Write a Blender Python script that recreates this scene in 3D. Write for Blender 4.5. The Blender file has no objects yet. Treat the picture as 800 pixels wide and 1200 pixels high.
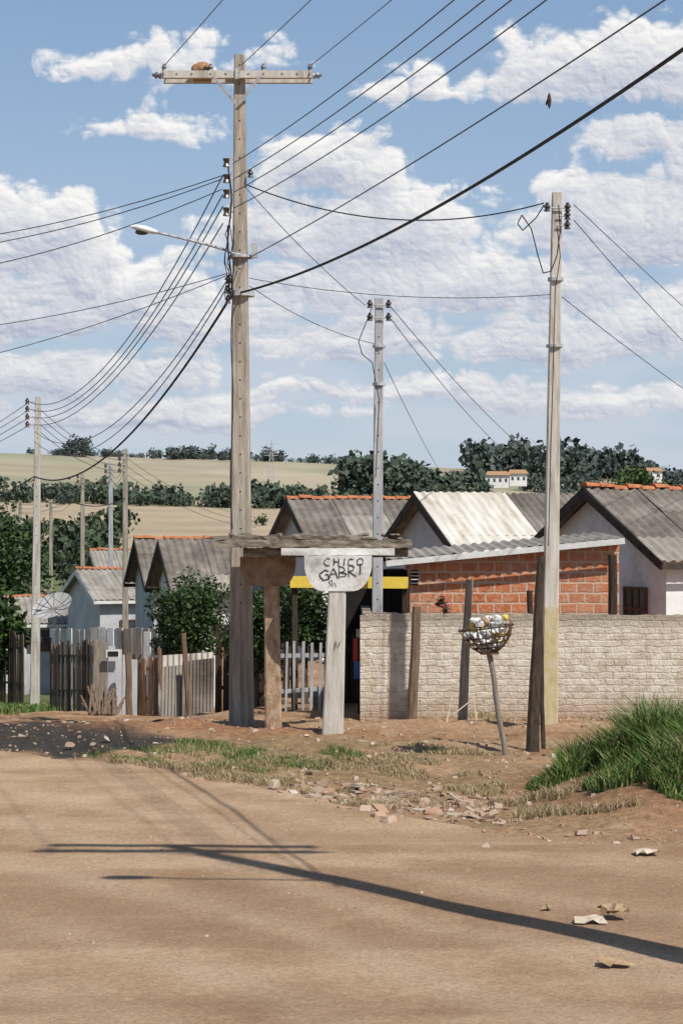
import bpy, math, random
import numpy as np
from mathutils import Vector, Matrix, Quaternion
random.seed(7); rng=np.random.default_rng(7)
S=bpy.context.scene
S.view_settings.view_transform='Standard'; S.view_settings.look='None'; S.view_settings.exposure=0
F=2400.0; HOR=620.0; CH=2.9
def W(u,v,d):
    """world position of image pixel (u,v) placed at an assumed depth d (m)"""
    return Vector(((u-400)/F*d, d, CH+(HOR-v)/F*d))  # image pixel offset scaled by the assumed depth

# ------------------------------------------------------------ noise / terrain
def _h(ix,iy,s):
    n=(ix.astype(np.int64)*374761393+iy.astype(np.int64)*668265263+s*1442695041)&0x7fffffff
    n=((n^(n>>13))*1274126177)&0x7fffffff
    return ((n^(n>>16))&0xffff)/65535.0
def vn(x,y,s=0):
    x=np.asarray(x,float); y=np.asarray(y,float)
    ix=np.floor(x); iy=np.floor(y); fx=x-ix; fy=y-iy
    fx=fx*fx*(3-2*fx); fy=fy*fy*(3-2*fy)
    a=_h(ix,iy,s);b=_h(ix+1,iy,s);c=_h(ix,iy+1,s);d=_h(ix+1,iy+1,s)
    return (a*(1-fx)+b*fx)*(1-fy)+(c*(1-fx)+d*fx)*fy
def fbm(x,y,s=0,o=4):
    r=0;a=0.5;t=0
    for i in range(o):
        r=r+a*vn(x*2**i,y*2**i,s+i);t+=a;a*=.5
    return r/t
def ss(t):
    t=np.clip(t,0,1);return t*t*(3-2*t)
EX=[-60,-20,-8,-4.7,-3.07,-.98,.6,1.47,2.4,3.2,6,60]
EY=[48,36,30.0,27.0,25.7,23.2,20.6,19.7,19.1,19.0,18.2,14]
def edge(x): 
    x=np.asarray(x,float)
    return np.interp(x,EX,EY)+(fbm(x*1.7,x*0+3.3,31,4)-.5)*1.1
def H(x,y):
    x=np.asarray(x,float); y=np.asarray(y,float)
    L=np.interp(y,[-50,30,60,80,120,200,420,600,900,1000,1500,3500],[0,0,-2.35,-3.6,-5.5,-9,-8,1.5,16,21,60,45])
    R=np.interp(y,[-50,30.5,33,60,80,120,200,420,600,900,1000,1500,3500],[0,0,-.19,-.5,-1.4,-4.2,-9,-8,1.5,16,21,60,45])
    w=ss((-0.6-x)/2.6)
    z=L*w+R*(1-w)
    far=ss((y-500)/900.)
    z=z-far*np.clip(x+250,-400,600)*0.042
    z=z+far*(fbm(x/260.,y/260.,5,3)-.5)*7
    near=1-ss((y-60)/100.)
    z=z+near*(fbm(x/1.6,y/1.6,9,3)-.5)*.06
    m=np.exp(-np.abs((x-4.6)/2.1)**3-np.abs((y-22.0)/2.0)**3)
    z=z+.5*m*(.6+.8*fbm(x*1.3,y*1.3,77,4))
    z=z+.18*np.exp(-((x+3.0)/1.3)**2-((y-29.4)/.9)**2)
    off=ss((y-edge(x))/1.2)*near
    z=z+off*((fbm(x*1.4,y*1.4,15,4)-.5)*.22)
    return z
def Hs(x,y): return float(H(np.array([x]),np.array([y]))[0])

# ------------------------------------------------------------ materials
def N(nt,t,**k):
    n=nt.nodes.new(t)
    for a,b in k.items(): setattr(n,a,b)
    return n
def newmat(name,rough=.9,spec=.2):
    m=bpy.data.materials.new(name); m.use_nodes=True
    b=m.node_tree.nodes['Principled BSDF']; b.inputs['Roughness'].default_value=rough
    b.inputs['Specular IOR Level'].default_value=spec
    return m,m.node_tree,b
def c4(c): return (c[0],c[1],c[2],1)
def ramp(nt,stops):
    r=N(nt,'ShaderNodeValToRGB'); e=r.color_ramp.elements
    e[0].position=stops[0][0]; e[0].color=c4(stops[0][1]); e[1].position=stops[-1][0]; e[1].color=c4(stops[-1][1])
    for p,c in stops[1:-1]:
        q=e.new(p); q.color=c4(c)
    return r
def nmat(name,c1,c2,scale=4,bump=.3,rough=.9,stretch=(1,1,1),c3=None,bscale=None,spec=.2,dist=.02):
    m,nt,b=newmat(name,rough,spec); L=nt.links
    tc=N(nt,'ShaderNodeTexCoord'); mp=N(nt,'ShaderNodeMapping'); mp.inputs['Scale'].default_value=stretch
    L.new(tc.outputs['Object'],mp.inputs['Vector'])
    n=N(nt,'ShaderNodeTexNoise'); n.inputs['Scale'].default_value=scale; n.inputs['Detail'].default_value=6; n.inputs['Roughness'].default_value=.65
    L.new(mp.outputs[0],n.inputs['Vector'])
    st=[(.3,c1),(.68,c2)] if c3 is None else [(.3,c1),(.5,c2),(.68,c3)]
    r=ramp(nt,st); L.new(n.outputs['Fac'],r.inputs[0]); L.new(r.outputs[0],b.inputs['Base Color'])
    n2=N(nt,'ShaderNodeTexNoise'); n2.inputs['Scale'].default_value=bscale or scale*6; n2.inputs['Detail'].default_value=4
    L.new(mp.outputs[0],n2.inputs['Vector'])
    bp=N(nt,'ShaderNodeBump'); bp.inputs['Strength'].default_value=bump; bp.inputs['Distance'].default_value=dist
    L.new(n2.outputs['Fac'],bp.inputs['Height']); L.new(bp.outputs[0],b.inputs['Normal'])
    return m
def islandmat(name,stops,rough=.7,trans=0):
    m,nt,b=newmat(name,rough,.25); g=N(nt,'ShaderNodeNewGeometry'); r=ramp(nt,stops)
    nt.links.new(g.outputs['Random Per Island'],r.inputs[0]); nt.links.new(r.outputs[0],b.inputs['Base Color'])
    return m
def brickmat(name,c1,c2,mortar,bw,bh,ms,stain=(.3,.25,.2),stainamt=.4,bump=.6,cover=None,coveramt=.5,cr=(.48,.56),rough_b=1.0,topstain=None,cscale=7,jb=-.6):
    m,nt,b=newmat(name,.95,.1); L=nt.links
    tc=N(nt,'ShaderNodeTexCoord'); sp=N(nt,'ShaderNodeSeparateXYZ'); L.new(tc.outputs['Object'],sp.inputs[0])
    ad=N(nt,'ShaderNodeMath',operation='ADD'); L.new(sp.outputs[0],ad.inputs[0]); L.new(sp.outputs[1],ad.inputs[1])
    cb=N(nt,'ShaderNodeCombineXYZ'); L.new(ad.outputs[0],cb.inputs[0]); L.new(sp.outputs[2],cb.inputs[1])
    wn=N(nt,'ShaderNodeTexNoise'); wn.inputs['Scale'].default_value=3.5; wn.inputs['Detail'].default_value=5; L.new(cb.outputs[0],wn.inputs['Vector'])
    wm=N(nt,'ShaderNodeVectorMath',operation='MULTIPLY_ADD'); wm.inputs[1].default_value=(.13*rough_b,.09*rough_b,0); L.new(wn.outputs['Color'],wm.inputs[0]); L.new(cb.outputs[0],wm.inputs[2])
    br=N(nt,'ShaderNodeTexBrick'); L.new(wm.outputs[0],br.inputs['Vector'])
    br.inputs['Scale'].default_value=1; br.inputs['Brick Width'].default_value=bw; br.inputs['Row Height'].default_value=bh
    br.inputs['Mortar Size'].default_value=ms; br.inputs['Mortar Smooth'].default_value=.6
    br.inputs['Color1'].default_value=c4(c1); br.inputs['Color2'].default_value=c4(c2); br.inputs['Mortar'].default_value=c4(mortar)
    n=N(nt,'ShaderNodeTexNoise'); n.inputs['Scale'].default_value=1.6; n.inputs['Detail'].default_value=9; n.inputs['Roughness'].default_value=.7; L.new(tc.outputs['Object'],n.inputs['Vector'])
    col=br.outputs['Color']
    n3=N(nt,'ShaderNodeTexNoise'); n3.inputs['Scale'].default_value=cscale; n3.inputs['Detail'].default_value=9; n3.inputs['Roughness'].default_value=.7; L.new(cb.outputs[0],n3.inputs['Vector'])
    if cover:
        m3r=N(nt,'ShaderNodeMapRange'); m3r.inputs[1].default_value=cr[0]; m3r.inputs[2].default_value=cr[1]; m3r.inputs[4].default_value=coveramt; L.new(n3.outputs['Fac'],m3r.inputs[0])
        m3=N(nt,'ShaderNodeMix',data_type='RGBA'); L.new(m3r.outputs[0],m3.inputs[0]); L.new(col,m3.inputs[6]); m3.inputs[7].default_value=c4(cover); col=m3.outputs[2]
    mr=N(nt,'ShaderNodeMapRange'); mr.inputs[1].default_value=.45; mr.inputs[2].default_value=.72; mr.inputs[4].default_value=stainamt; L.new(n.outputs['Fac'],mr.inputs[0])
    mx=N(nt,'ShaderNodeMix',data_type='RGBA'); L.new(mr.outputs[0],mx.inputs[0]); L.new(col,mx.inputs[6]); mx.inputs[7].default_value=c4(stain)
    col=mx.outputs[2]
    mz=N(nt,'ShaderNodeMapRange'); mz.inputs[1].default_value=.3; mz.inputs[2].default_value=-.15; mz.inputs[3].default_value=0; mz.inputs[4].default_value=.6
    zn=N(nt,'ShaderNodeMath',operation='MULTIPLY_ADD'); zn.inputs[1].default_value=.9; L.new(n.outputs['Fac'],zn.inputs[0])
    zs=N(nt,'ShaderNodeMath',operation='SUBTRACT'); zs.inputs[1].default_value=.45; L.new(sp.outputs[2],zs.inputs[0]); L.new(zs.outputs[0],zn.inputs[2])
    L.new(zn.outputs[0],mz.inputs[0])
    m2=N(nt,'ShaderNodeMix',data_type='RGBA'); L.new(mz.outputs[0],m2.inputs[0]); L.new(col,m2.inputs[6]); m2.inputs[7].default_value=(.33,.2,.12,1); col=m2.outputs[2]
    if topstain:
        t1=N(nt,'ShaderNodeMath',operation='MULTIPLY_ADD'); t1.inputs[1].default_value=.7; L.new(n3.outputs['Fac'],t1.inputs[0]); L.new(sp.outputs[2],t1.inputs[2])
        t2=N(nt,'ShaderNodeMapRange'); t2.inputs[1].default_value=topstain+.22; t2.inputs[2].default_value=topstain+.4; t2.inputs[4].default_value=.6; L.new(t1.outputs[0],t2.inputs[0])
        t3=N(nt,'ShaderNodeMix',data_type='RGBA'); L.new(t2.outputs[0],t3.inputs[0]); L.new(col,t3.inputs[6]); t3.inputs[7].default_value=(.18,.14,.1,1); col=t3.outputs[2]
    L.new(col,b.inputs['Base Color'])
    n4=N(nt,'ShaderNodeTexNoise'); n4.inputs['Scale'].default_value=16; n4.inputs['Detail'].default_value=8; n4.inputs['Roughness'].default_value=.7; L.new(tc.outputs['Object'],n4.inputs['Vector'])
    nn=N(nt,'ShaderNodeMath',operation='MULTIPLY'); nn.inputs[1].default_value=1.6; L.new(n4.outputs['Fac'],nn.inputs[0])
    hh=N(nt,'ShaderNodeMath',operation='MULTIPLY_ADD'); hh.inputs[1].default_value=jb; L.new(br.outputs['Fac'],hh.inputs[0]); L.new(nn.outputs[0],hh.inputs[2])
    bp=N(nt,'ShaderNodeBump'); bp.inputs['Strength'].default_value=bump; bp.inputs['Distance'].default_value=.03; L.new(hh.outputs[0],bp.inputs['Height']); L.new(bp.outputs[0],b.inputs['Normal'])
    return m
M={}
M['conc']=nmat('weathered_concrete',(.15,.125,.1),(.33,.285,.235),3,.7,c3=(.46,.41,.35),stretch=(4,4,.35))
M['conc_l']=nmat('light_concrete',(.29,.26,.225),(.48,.44,.39),3,.5,c3=(.58,.55,.5),stretch=(4,4,.4))
M['conc_grey']=nmat('grey_concrete',(.26,.26,.27),(.46,.46,.47),3,.4,stretch=(3,3,.5))
M['yellowed']=nmat('faded_yellow_paint',(.36,.31,.22),(.52,.42,.24),5,.3,c3=(.5,.46,.39),stretch=(2,2,1))
M['hole']=nmat('painted_hole_shade',(.03,.025,.02),(.06,.05,.04),4,.1)  # near-black discs paint the shade inside holes that are not cut
M['insul']=nmat('brown_porcelain',(.03,.02,.018),(.08,.05,.04),6,.05,.3,spec=.5)
M['insul_g']=nmat('grey_porcelain',(.1,.1,.11),(.2,.2,.21),6,.05,.4,spec=.4)
M['wire']=nmat('cable_rubber',(.012,.012,.014),(.03,.03,.032),8,.05,.6)
M['wire_g']=nmat('aluminium_wire',(.04,.04,.045),(.08,.08,.085),8,.05,.5)
M['steel']=nmat('galvanised_steel',(.3,.31,.32),(.5,.5,.51),8,.1,.45,spec=.5)
M['lampwhite']=nmat('lamp_housing',(.6,.61,.62),(.75,.76,.77),5,.05,.4,spec=.4)
M['mud']=nmat('mud_nest',(.28,.14,.07),(.42,.24,.13),20,.6)
M['wood']=nmat('old_wood',(.1,.065,.045),(.24,.17,.12),5,.6,stretch=(5,5,.6))
M['wood_g']=nmat('grey_wood',(.16,.135,.11),(.34,.29,.24),5,.6,stretch=(5,5,.6))
M['wood_d']=nmat('dark_wood',(.025,.018,.014),(.08,.058,.042),6,.6,stretch=(5,5,.6))
M['wood_o']=nmat('orange_wood',(.2,.1,.05),(.38,.22,.12),5,.5,stretch=(4,4,.7),c3=(.46,.33,.22))
M['brownpost']=nmat('brown_concrete',(.2,.12,.07),(.38,.26,.17),5,.6,c3=(.5,.4,.3),stretch=(2,2,1))
M['brownbr']=nmat('brown_bracket_paint',(.14,.085,.055),(.27,.17,.11),4,.5,c3=(.36,.26,.19))
M['slab']=nmat('dark_slab',(.07,.057,.046),(.2,.165,.13),4,.9,c3=(.38,.33,.27),stretch=(1,1,5))
M['sign']=nmat('whitewashed_bracket',(.3,.28,.25),(.6,.58,.55),3,.4,c3=(.7,.69,.67))
M['ink']=nmat('black_spray_paint',(.02,.02,.023),(.07,.07,.075),14,.1)
M['plaster']=nmat('white_plaster',(.48,.46,.43),(.7,.69,.67),1.4,.3,c3=(.77,.76,.75),bscale=20)
M['plaster_b']=nmat('grey_and_shaded_plaster',(.36,.36,.38),(.55,.55,.57),1.4,.3,bscale=20)  # grey walls, and the shaded copy of white plaster on some gables
M['fascia_w']=nmat('white_fascia',(.5,.49,.47),(.72,.71,.69),4,.2)
M['fascia_d']=nmat('dark_fascia',(.035,.028,.024),(.08,.06,.05),5,.3)
M['fibro']=nmat('fibrocement_roof',(.08,.068,.057),(.18,.158,.135),1.3,.6,c3=(.28,.25,.22),bscale=25)
M['fibro2']=nmat('pale_fibrocement',(.2,.18,.155),(.36,.33,.29),1.6,.5,bscale=25)
M['zinc']=nmat('zinc_sheet',(.36,.3,.24),(.56,.52,.46),1.2,.3,.6,c3=(.68,.66,.62),bscale=15,stretch=(3,.6,1))
M['tile']=nmat('clay_ridge_tile',(.3,.1,.045),(.5,.2,.095),6,.4)
M['dark']=nmat('painted_interior_shade',(.012,.011,.01),(.03,.027,.024),3,.1)  # shade of openings painted as a near-black colour
M['glass']=nmat('window_glass',(.03,.035,.04),(.07,.08,.09),2,.02,.15,spec=.5)
M['brown']=nmat('brown_window_paint',(.1,.04,.02),(.18,.08,.045),5,.2)
M['yellow']=nmat('yellow_paint',(.6,.42,.05),(.74,.56,.1),4,.2)
M['redp']=nmat('red_paint',(.4,.04,.03),(.55,.08,.05),4,.2)
M['bluep']=nmat('blue_paint',(.05,.12,.3),(.1,.2,.4),4,.2)
M['bark']=nmat('tree_bark',(.06,.045,.035),(.16,.12,.09),7,.6,stretch=(3,3,.6))
M['rust']=nmat('rusty_metal',(.1,.055,.035),(.24,.15,.1),7,.4,.7)
M['bagw']=nmat('white_plastic',(.6,.6,.6),(.8,.8,.8),8,.3,.35,spec=.5)
M['bagy']=nmat('yellow_plastic',(.6,.42,.05),(.7,.55,.12),8,.3,.35,spec=.5)
M['bagk']=nmat('black_plastic',(.02,.02,.022),(.05,.05,.05),8,.3,.3,spec=.5)
M['card']=nmat('cardboard',(.25,.16,.09),(.42,.3,.19),6,.3)
M['cardw']=nmat('weathered_paper',(.4,.33,.25),(.55,.47,.38),6,.3)
M['stones']=islandmat('stones_mix',[(0,(.2,.13,.085)),(.3,(.34,.24,.165)),(.6,(.43,.35,.27)),(.85,(.38,.22,.14)),(1,(.52,.45,.38))],.95)
M['pebbles']=islandmat('pebbles_mix',[(0,(.2,.12,.075)),(.4,(.38,.25,.165)),(.8,(.47,.34,.23)),(1,(.56,.46,.36))],.95)
M['leaf']=islandmat('dark_leaves',[(0,(.012,.03,.008)),(.5,(.03,.06,.018)),(1,(.065,.11,.03))],.5)
M['leaf2']=islandmat('mid_leaves',[(0,(.025,.045,.012)),(.5,(.05,.09,.025)),(1,(.09,.14,.045))],.6)
M['mid_leaf']=islandmat('midground_foliage',[(0,(.03,.048,.026)),(.5,(.055,.08,.042)),(1,(.09,.11,.06))],.7)  # greens greyed so the colour carries some distance haze
M['far_leaf']=islandmat('haze_tinted_far_foliage',[(0,(.04,.062,.048)),(.4,(.063,.09,.063)),(.8,(.09,.118,.078)),(1,(.12,.14,.1))],.9)  # aerial haze mixed into the leaf colours
M['far_leaf2']=islandmat('haze_tinted_foliage',[(0,(.05,.073,.07)),(.5,(.075,.1,.088)),(1,(.11,.13,.11))],.9)  # paler and bluer: stronger distance haze painted into the leaves
M['grass']=islandmat('green_grass',[(0,(.04,.08,.016)),(.5,(.085,.155,.033)),(.85,(.15,.23,.06)),(.87,(.26,.22,.1)),(1,(.36,.3,.16))],.7)
M['drygrass']=islandmat('dry_grass',[(0,(.2,.14,.08)),(.45,(.36,.27,.15)),(.8,(.46,.37,.23)),(1,(.17,.18,.07))],.8)
M['flower']=islandmat('pink_flowers',[(0,(.45,.03,.06)),(1,(.7,.15,.2))],.6)
M['wall']=brickmat('whitewashed_brick',(.6,.53,.43),(.5,.425,.335),(.44,.365,.285),.26,.105,.016,stain=(.4,.31,.22),stainamt=.6,bump=.8,cover=(.74,.68,.59),coveramt=.92,cr=(.4,.58),topstain=1.42,cscale=5,jb=-.3)
M['brick']=brickmat('hollow_brick',(.56,.19,.08),(.43,.125,.05),(.54,.42,.33),.29,.18,.022,stain=(.52,.34,.25),stainamt=.6,bump=.6,cover=(.56,.34,.22),coveramt=.5,rough_b=.45)

# ------------------------------------------------------------ mesh builder
class MB:
    def __init__(s): s.v=[];s.f=[];s.m=[]
    def add(s,v,f,m=0):
        o=len(s.v); s.v+= [tuple(p) for p in v]; s.f+=[tuple(i+o for i in q) for q in f]; s.m+=[m]*len(f)
    def hexa(s,b,t,m=0):
        s.add(list(b)+list(t),[(3,2,1,0),(4,5,6,7),(0,1,5,4),(1,2,6,5),(2,3,7,6),(3,0,4,7)],m)
    def box(s,c,sz,m=0,R=None):
        x,y,z=[a/2 for a in sz]; c=Vector(c)
        P=[Vector(p) for p in [(-x,-y,-z),(x,-y,-z),(x,y,-z),(-x,y,-z),(-x,-y,z),(x,-y,z),(x,y,z),(-x,y,z)]]
        if R: P=[R@p for p in P]
        P=[p+c for p in P]; s.hexa(P[:4],P[4:],m)
    def beam(s,p0,p1,w0,w1,d0=None,d1=None,m=0,ch=.18,side=Vector((1,0,0))):
        p0=Vector(p0);p1=Vector(p1); d0=d0 or w0; d1=d1 or w1
        z=(p1-p0).normalized(); x=(side-z*side.dot(z)).normalized(); y=z.cross(x)
        pts=[]
        for p,w,d in((p0,w0,d0),(p1,w1,d1)):
            a=w/2;b=d/2;k=min(w,d)*ch
            for q in[(-a+k,-b),(a-k,-b),(a,-b+k),(a,b-k),(a-k,b),(-a+k,b),(-a,b-k),(-a,-b+k)]: pts.append(p+x*q[0]+y*q[1])
        f=[tuple(range(7,-1,-1)),tuple(range(8,16))]+[(i,(i+1)%8,8+(i+1)%8,8+i) for i in range(8)]
        s.add(pts,f,m)
    def cyl(s,p0,p1,r0,r1=None,n=8,m=0):
        p0=Vector(p0);p1=Vector(p1); r1=r0 if r1 is None else r1
        z=(p1-p0).normalized(); t=Vector((1,0,0)) if abs(z.x)<.9 else Vector((0,1,0))
        x=z.cross(t).normalized(); y=z.cross(x)
        P=[p+(x*math.cos(2*math.pi*i/n)+y*math.sin(2*math.pi*i/n))*r for p,r in((p0,r0),(p1,r1)) for i in range(n)]
        s.add(P,[tuple(range(n-1,-1,-1)),tuple(range(n,2*n))]+[(i,(i+1)%n,n+(i+1)%n,n+i) for i in range(n)],m)
    def tube(s,pts,r,n=6,m=0):
        for a,b in zip(pts[:-1],pts[1:]): s.cyl(a,b,r if not hasattr(r,'__len__') else r[0],None,n,m)
    def blob(s,c,r,n=10,k=.15,m=0,seed=0):
        rr=random.Random(seed); V=[];Fc=[]; c=Vector(c); r=r if hasattr(r,'__len__') else (r,r,r)
        for i in range(n+1):
            th=math.pi*i/n
            for j in range(n*2):
                ph=math.pi*j/n; q=1+k*(rr.random()-.5)*2*(0<i<n)
                V.append(c+Vector((r[0]*math.sin(th)*math.cos(ph)*q,r[1]*math.sin(th)*math.sin(ph)*q,r[2]*math.cos(th)*q)))
        for i in range(n):
            for j in range(n*2):
                a=i*n*2+j;b=i*n*2+(j+1)%(n*2); Fc.append((a,a+n*2,b+n*2,b))
        s.add(V,Fc,m)
    def insulator(s,p,m=0,k=1,ax=Vector((0,0,1))):
        p=Vector(p)
        for i,(r,h) in enumerate([(.05,.03),(.035,.03),(.055,.035),(.03,.04)]):
            s.cyl(p,p+ax*h*k,r*k,r*k*.8,8,m); p=p+ax*h*k
    def obj(s,name,mats,parent=None,smooth=False):
        me=bpy.data.meshes.new(name); me.from_pydata(s.v,[],s.f); 
        for mm in mats: me.materials.append(M[mm] if isinstance(mm,str) else mm)
        me.polygons.foreach_set('material_index',s.m)
        if smooth: me.polygons.foreach_set('use_smooth',[True]*len(s.f))
        me.update(); o=bpy.data.objects.new(name,me); S.collection.objects.link(o)
        if parent: o.parent=parent
        return o
def empty(name,loc=(0,0,0),rot=0):
    e=bpy.data.objects.new(name,None); S.collection.objects.link(e); e.location=loc; e.rotation_euler=(0,0,rot); return e
def npmesh(name,V,Fq,mats,mi=None,smooth=False,parent=None,validate=True):
    V=np.asarray(V,np.float32); Fq=np.asarray(Fq,np.int32); k=Fq.shape[1]
    me=bpy.data.meshes.new(name); me.vertices.add(len(V)); me.vertices.foreach_set('co',V.ravel())
    me.loops.add(Fq.size); me.loops.foreach_set('vertex_index',Fq.ravel())
    me.polygons.add(len(Fq)); me.polygons.foreach_set('loop_start',np.arange(0,Fq.size,k,dtype=np.int32))
    for mm in mats: me.materials.append(M[mm] if isinstance(mm,str) else mm)
    if mi is not None: me.polygons.foreach_set('material_index',np.asarray(mi,np.int32))
    me.polygons.foreach_set('use_smooth',np.full(len(Fq),smooth))
    me.update(calc_edges=True)
    if validate: me.validate()
    o=bpy.data.objects.new(name,me); S.collection.objects.link(o)
    if parent: o.parent=parent
    return o
def quads(C,size,flat=.0,asp=.6):
    n=len(C); a=rng.normal(size=(n,3)); a[:,2]*=(1-flat); a/=np.linalg.norm(a,axis=1)[:,None]
    b=rng.normal(size=(n,3)); b-=a*(a*b).sum(1)[:,None]; b/=np.linalg.norm(b,axis=1)[:,None]
    sz=(np.asarray(size)*rng.uniform(.6,1.4,n))[:,None]
    a=a*sz*.5; b=b*sz*.5*asp
    V=np.stack([C-a,C+b-a*.1,C+a,C-b-a*.1],1).reshape(-1,3)
    return V,np.arange(n*4).reshape(n,4)

# ------------------------------------------------------------ world
az=math.atan2(.51,-.64); el=math.atan(1/math.hypot(.51,.64))
wd=bpy.data.worlds.new('World'); S.world=wd; wd.use_nodes=True
nt=wd.node_tree; L=nt.links; bg=nt.nodes['Background']; bg.inputs['Strength'].default_value=.082
sky=N(nt,'ShaderNodeTexSky',sky_type='NISHITA'); sky.sun_disc=False; sky.sun_elevation=el; sky.sun_rotation=az
sky.air_density=1.0; sky.dust_density=.5; sky.ozone_density=1.5
tc=N(nt,'ShaderNodeTexCoord'); sp=N(nt,'ShaderNodeSeparateXYZ'); L.new(tc.outputs['Generated'],sp.inputs[0])
hz=N(nt,'ShaderNodeMapRange'); hz.inputs[1].default_value=.0; hz.inputs[2].default_value=.5; hz.inputs[3].default_value=.9; hz.inputs[4].default_value=.15; L.new(sp.outputs[2],hz.inputs[0])
hc=ramp(nt,[(0,(6.8,7.7,8.8)),(.09,(5.6,7.1,9.0)),(.26,(3.8,5.9,9.2))]); L.new(sp.outputs[2],hc.inputs[0])
m1=N(nt,'ShaderNodeMix',data_type='RGBA'); L.new(hz.outputs[0],m1.inputs[0]); L.new(sky.outputs[0],m1.inputs[6]); L.new(hc.outputs[0],m1.inputs[7])
L.new(m1.outputs[2],bg.inputs['Color'])
# cumulus layer: a far shell in the sky, cloud cover stored per vertex
us=np.concatenate([np.linspace(-1.1,-.3,160)[:-1],np.linspace(-.3,.3,1150),np.linspace(.3,1.1,160)[1:]])
vs=np.concatenate([np.linspace(-.01,.3,600),np.linspace(.3,.75,100)[1:]])
U,VV=np.meshgrid(us,vs); px=400+U*F; pv=HOR-VV*F
BL=[(45,285,80,62,1.1),(95,330,80,50,1),(140,350,95,48,1),(20,370,110,50,1),(215,385,80,32,.8),(60,445,170,26,.7),(-120,330,130,70,1),
 (390,205,75,42,.95),(440,225,60,34,.8),(335,268,75,32,.8),(470,285,105,52,1.1),(555,330,80,46,1),(370,340,100,36,.85),(450,400,150,30,.75),
 (745,88,110,52,1.1),(640,85,60,36,.85),(755,170,90,28,.8),(730,270,110,52,1.1),(650,340,80,40,.95),(640,405,130,32,.75),(780,390,80,40,.85),(900,200,120,80,1),
 (185,75,85,26,.55),(165,150,65,20,.5),(510,105,60,22,.5),(180,490,220,16,.6),(460,465,200,18,.7),(700,470,200,20,.75),(-400,200,200,80,1),(-900,300,240,90,1),(1300,260,220,90,1),(1900,200,240,80,1)]
wx=(fbm(px/85,pv/70,101,4)-.5)*75; wy=(fbm(px/85,pv/70,111,4)-.5)*48
B=np.full(px.shape,-3.0)
for (u,v,rx_,rz_,w) in BL:
    dy=(pv+wy-v); rz2=np.where(dy<0,rz_*1.4,rz_*.85)
    r=np.sqrt(((px+wx-u)/(rx_*1.4))**2+(dy/rz2)**2); B=np.maximum(B,w*(1-r))
bil=0;amp=.5;sc_=46.
for o in range(6):
    bil=bil+amp*np.abs(2*vn((px+wx*.5)/sc_+o*3.1,(pv+wy*.5)/(sc_*.8)+o*7.7,120+o)-1); amp*=.58; sc_/=2.05
D=1.25*B+.95*(bil-.42)+.8*(fbm(px/75,pv/50,140,5)-.5)
fade=1-ss((np.abs(U)-.8)/.3); fade=fade*(1-ss((VV-.6)/.15))
alpha=ss((D+.03)/.36)*.98
T=np.clip(D,0,1.0); acc=np.zeros_like(T)
for k in range(1,12):
    dj=int(1.6*k); di=4*k
    sh_=np.zeros_like(T); sh_[:-di,:-dj]=T[di:,dj:]; acc+=sh_
shade=np.exp(-.3*acc)
gx_=np.gradient(D,axis=1);gy_=np.gradient(D,axis=0)
rel=np.clip(-(gx_*.5+gy_)*9,-1,1)
lit=np.clip(.3+.55*shade+.34*rel+.25*(bil-.42),0,1)
lit=lit*(1-.28*ss((pv-380)/150))
c0=np.array((.43,.48,.6)); c1=np.array((.98,.96,.93))
colr=c0+(c1-c0)*lit[...,None]
veil=.55*ss((pv-180)/260)*ss((fbm(px/170,pv/45,160,5)-.38)/.25)
ac=alpha+(veil*(1-alpha)); vc=np.array((.6,.645,.735))
colr=(colr*alpha[...,None]+vc*(veil*(1-alpha))[...,None])/np.maximum(ac,1e-4)[...,None]
ac=ac*fade
R=6500./np.sqrt(1+U*U+VV*VV); P3=np.stack([U*R,R,CH+VV*R],-1).reshape(-1,3)
I=np.arange(px.size).reshape(px.shape); Fs=np.stack([I[:-1,:-1],I[:-1,1:],I[1:,1:],I[1:,:-1]],-1).reshape(-1,4)
cm_=bpy.data.materials.new('cumulus_clouds'); cm_.use_nodes=True; cn=cm_.node_tree; cn.nodes.clear()
at=N(cn,'ShaderNodeAttribute'); at.attribute_name='Cloud'; em=N(cn,'ShaderNodeEmission'); tr=N(cn,'ShaderNodeBsdfTransparent'); mxs=N(cn,'ShaderNodeMixShader'); ou=N(cn,'ShaderNodeOutputMaterial')
cn.links.new(at.outputs['Color'],em.inputs[0]); cn.links.new(at.outputs['Alpha'],mxs.inputs[0]); cn.links.new(tr.outputs[0],mxs.inputs[1]); cn.links.new(em.outputs[0],mxs.inputs[2]); cn.links.new(mxs.outputs[0],ou.inputs[0])
try: cm_.cycles.emission_sampling='NONE'
except Exception as ex: print(ex)
so_=npmesh('sky',P3,Fs,[cm_],smooth=False,validate=False)
ca=so_.data.color_attributes.new('Cloud','FLOAT_COLOR','POINT'); ca.data.foreach_set('color',np.concatenate([colr.reshape(-1,3),ac.reshape(-1,1)],1).astype(np.float32).ravel())

sl=bpy.data.lights.new('sun','SUN'); sl.energy=5.0; sl.angle=math.radians(.5); sl.color=(1,.95,.86)
so=bpy.data.objects.new('sun',sl); S.collection.objects.link(so); so.rotation_euler=Vector((-.51,.64,-1)).to_track_quat('-Z','Y').to_euler(); so.location=(20,-20,40)
cam=bpy.data.cameras.new('camera'); co=bpy.data.objects.new('camera',cam); S.collection.objects.link(co)
co.location=(0,0,CH); co.rotation_euler=(math.radians(90),0,0); cam.sensor_fit='VERTICAL'; cam.sensor_height=36; cam.lens=72; cam.shift_y=20/1200.; cam.clip_end=9000
S.camera=co

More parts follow.
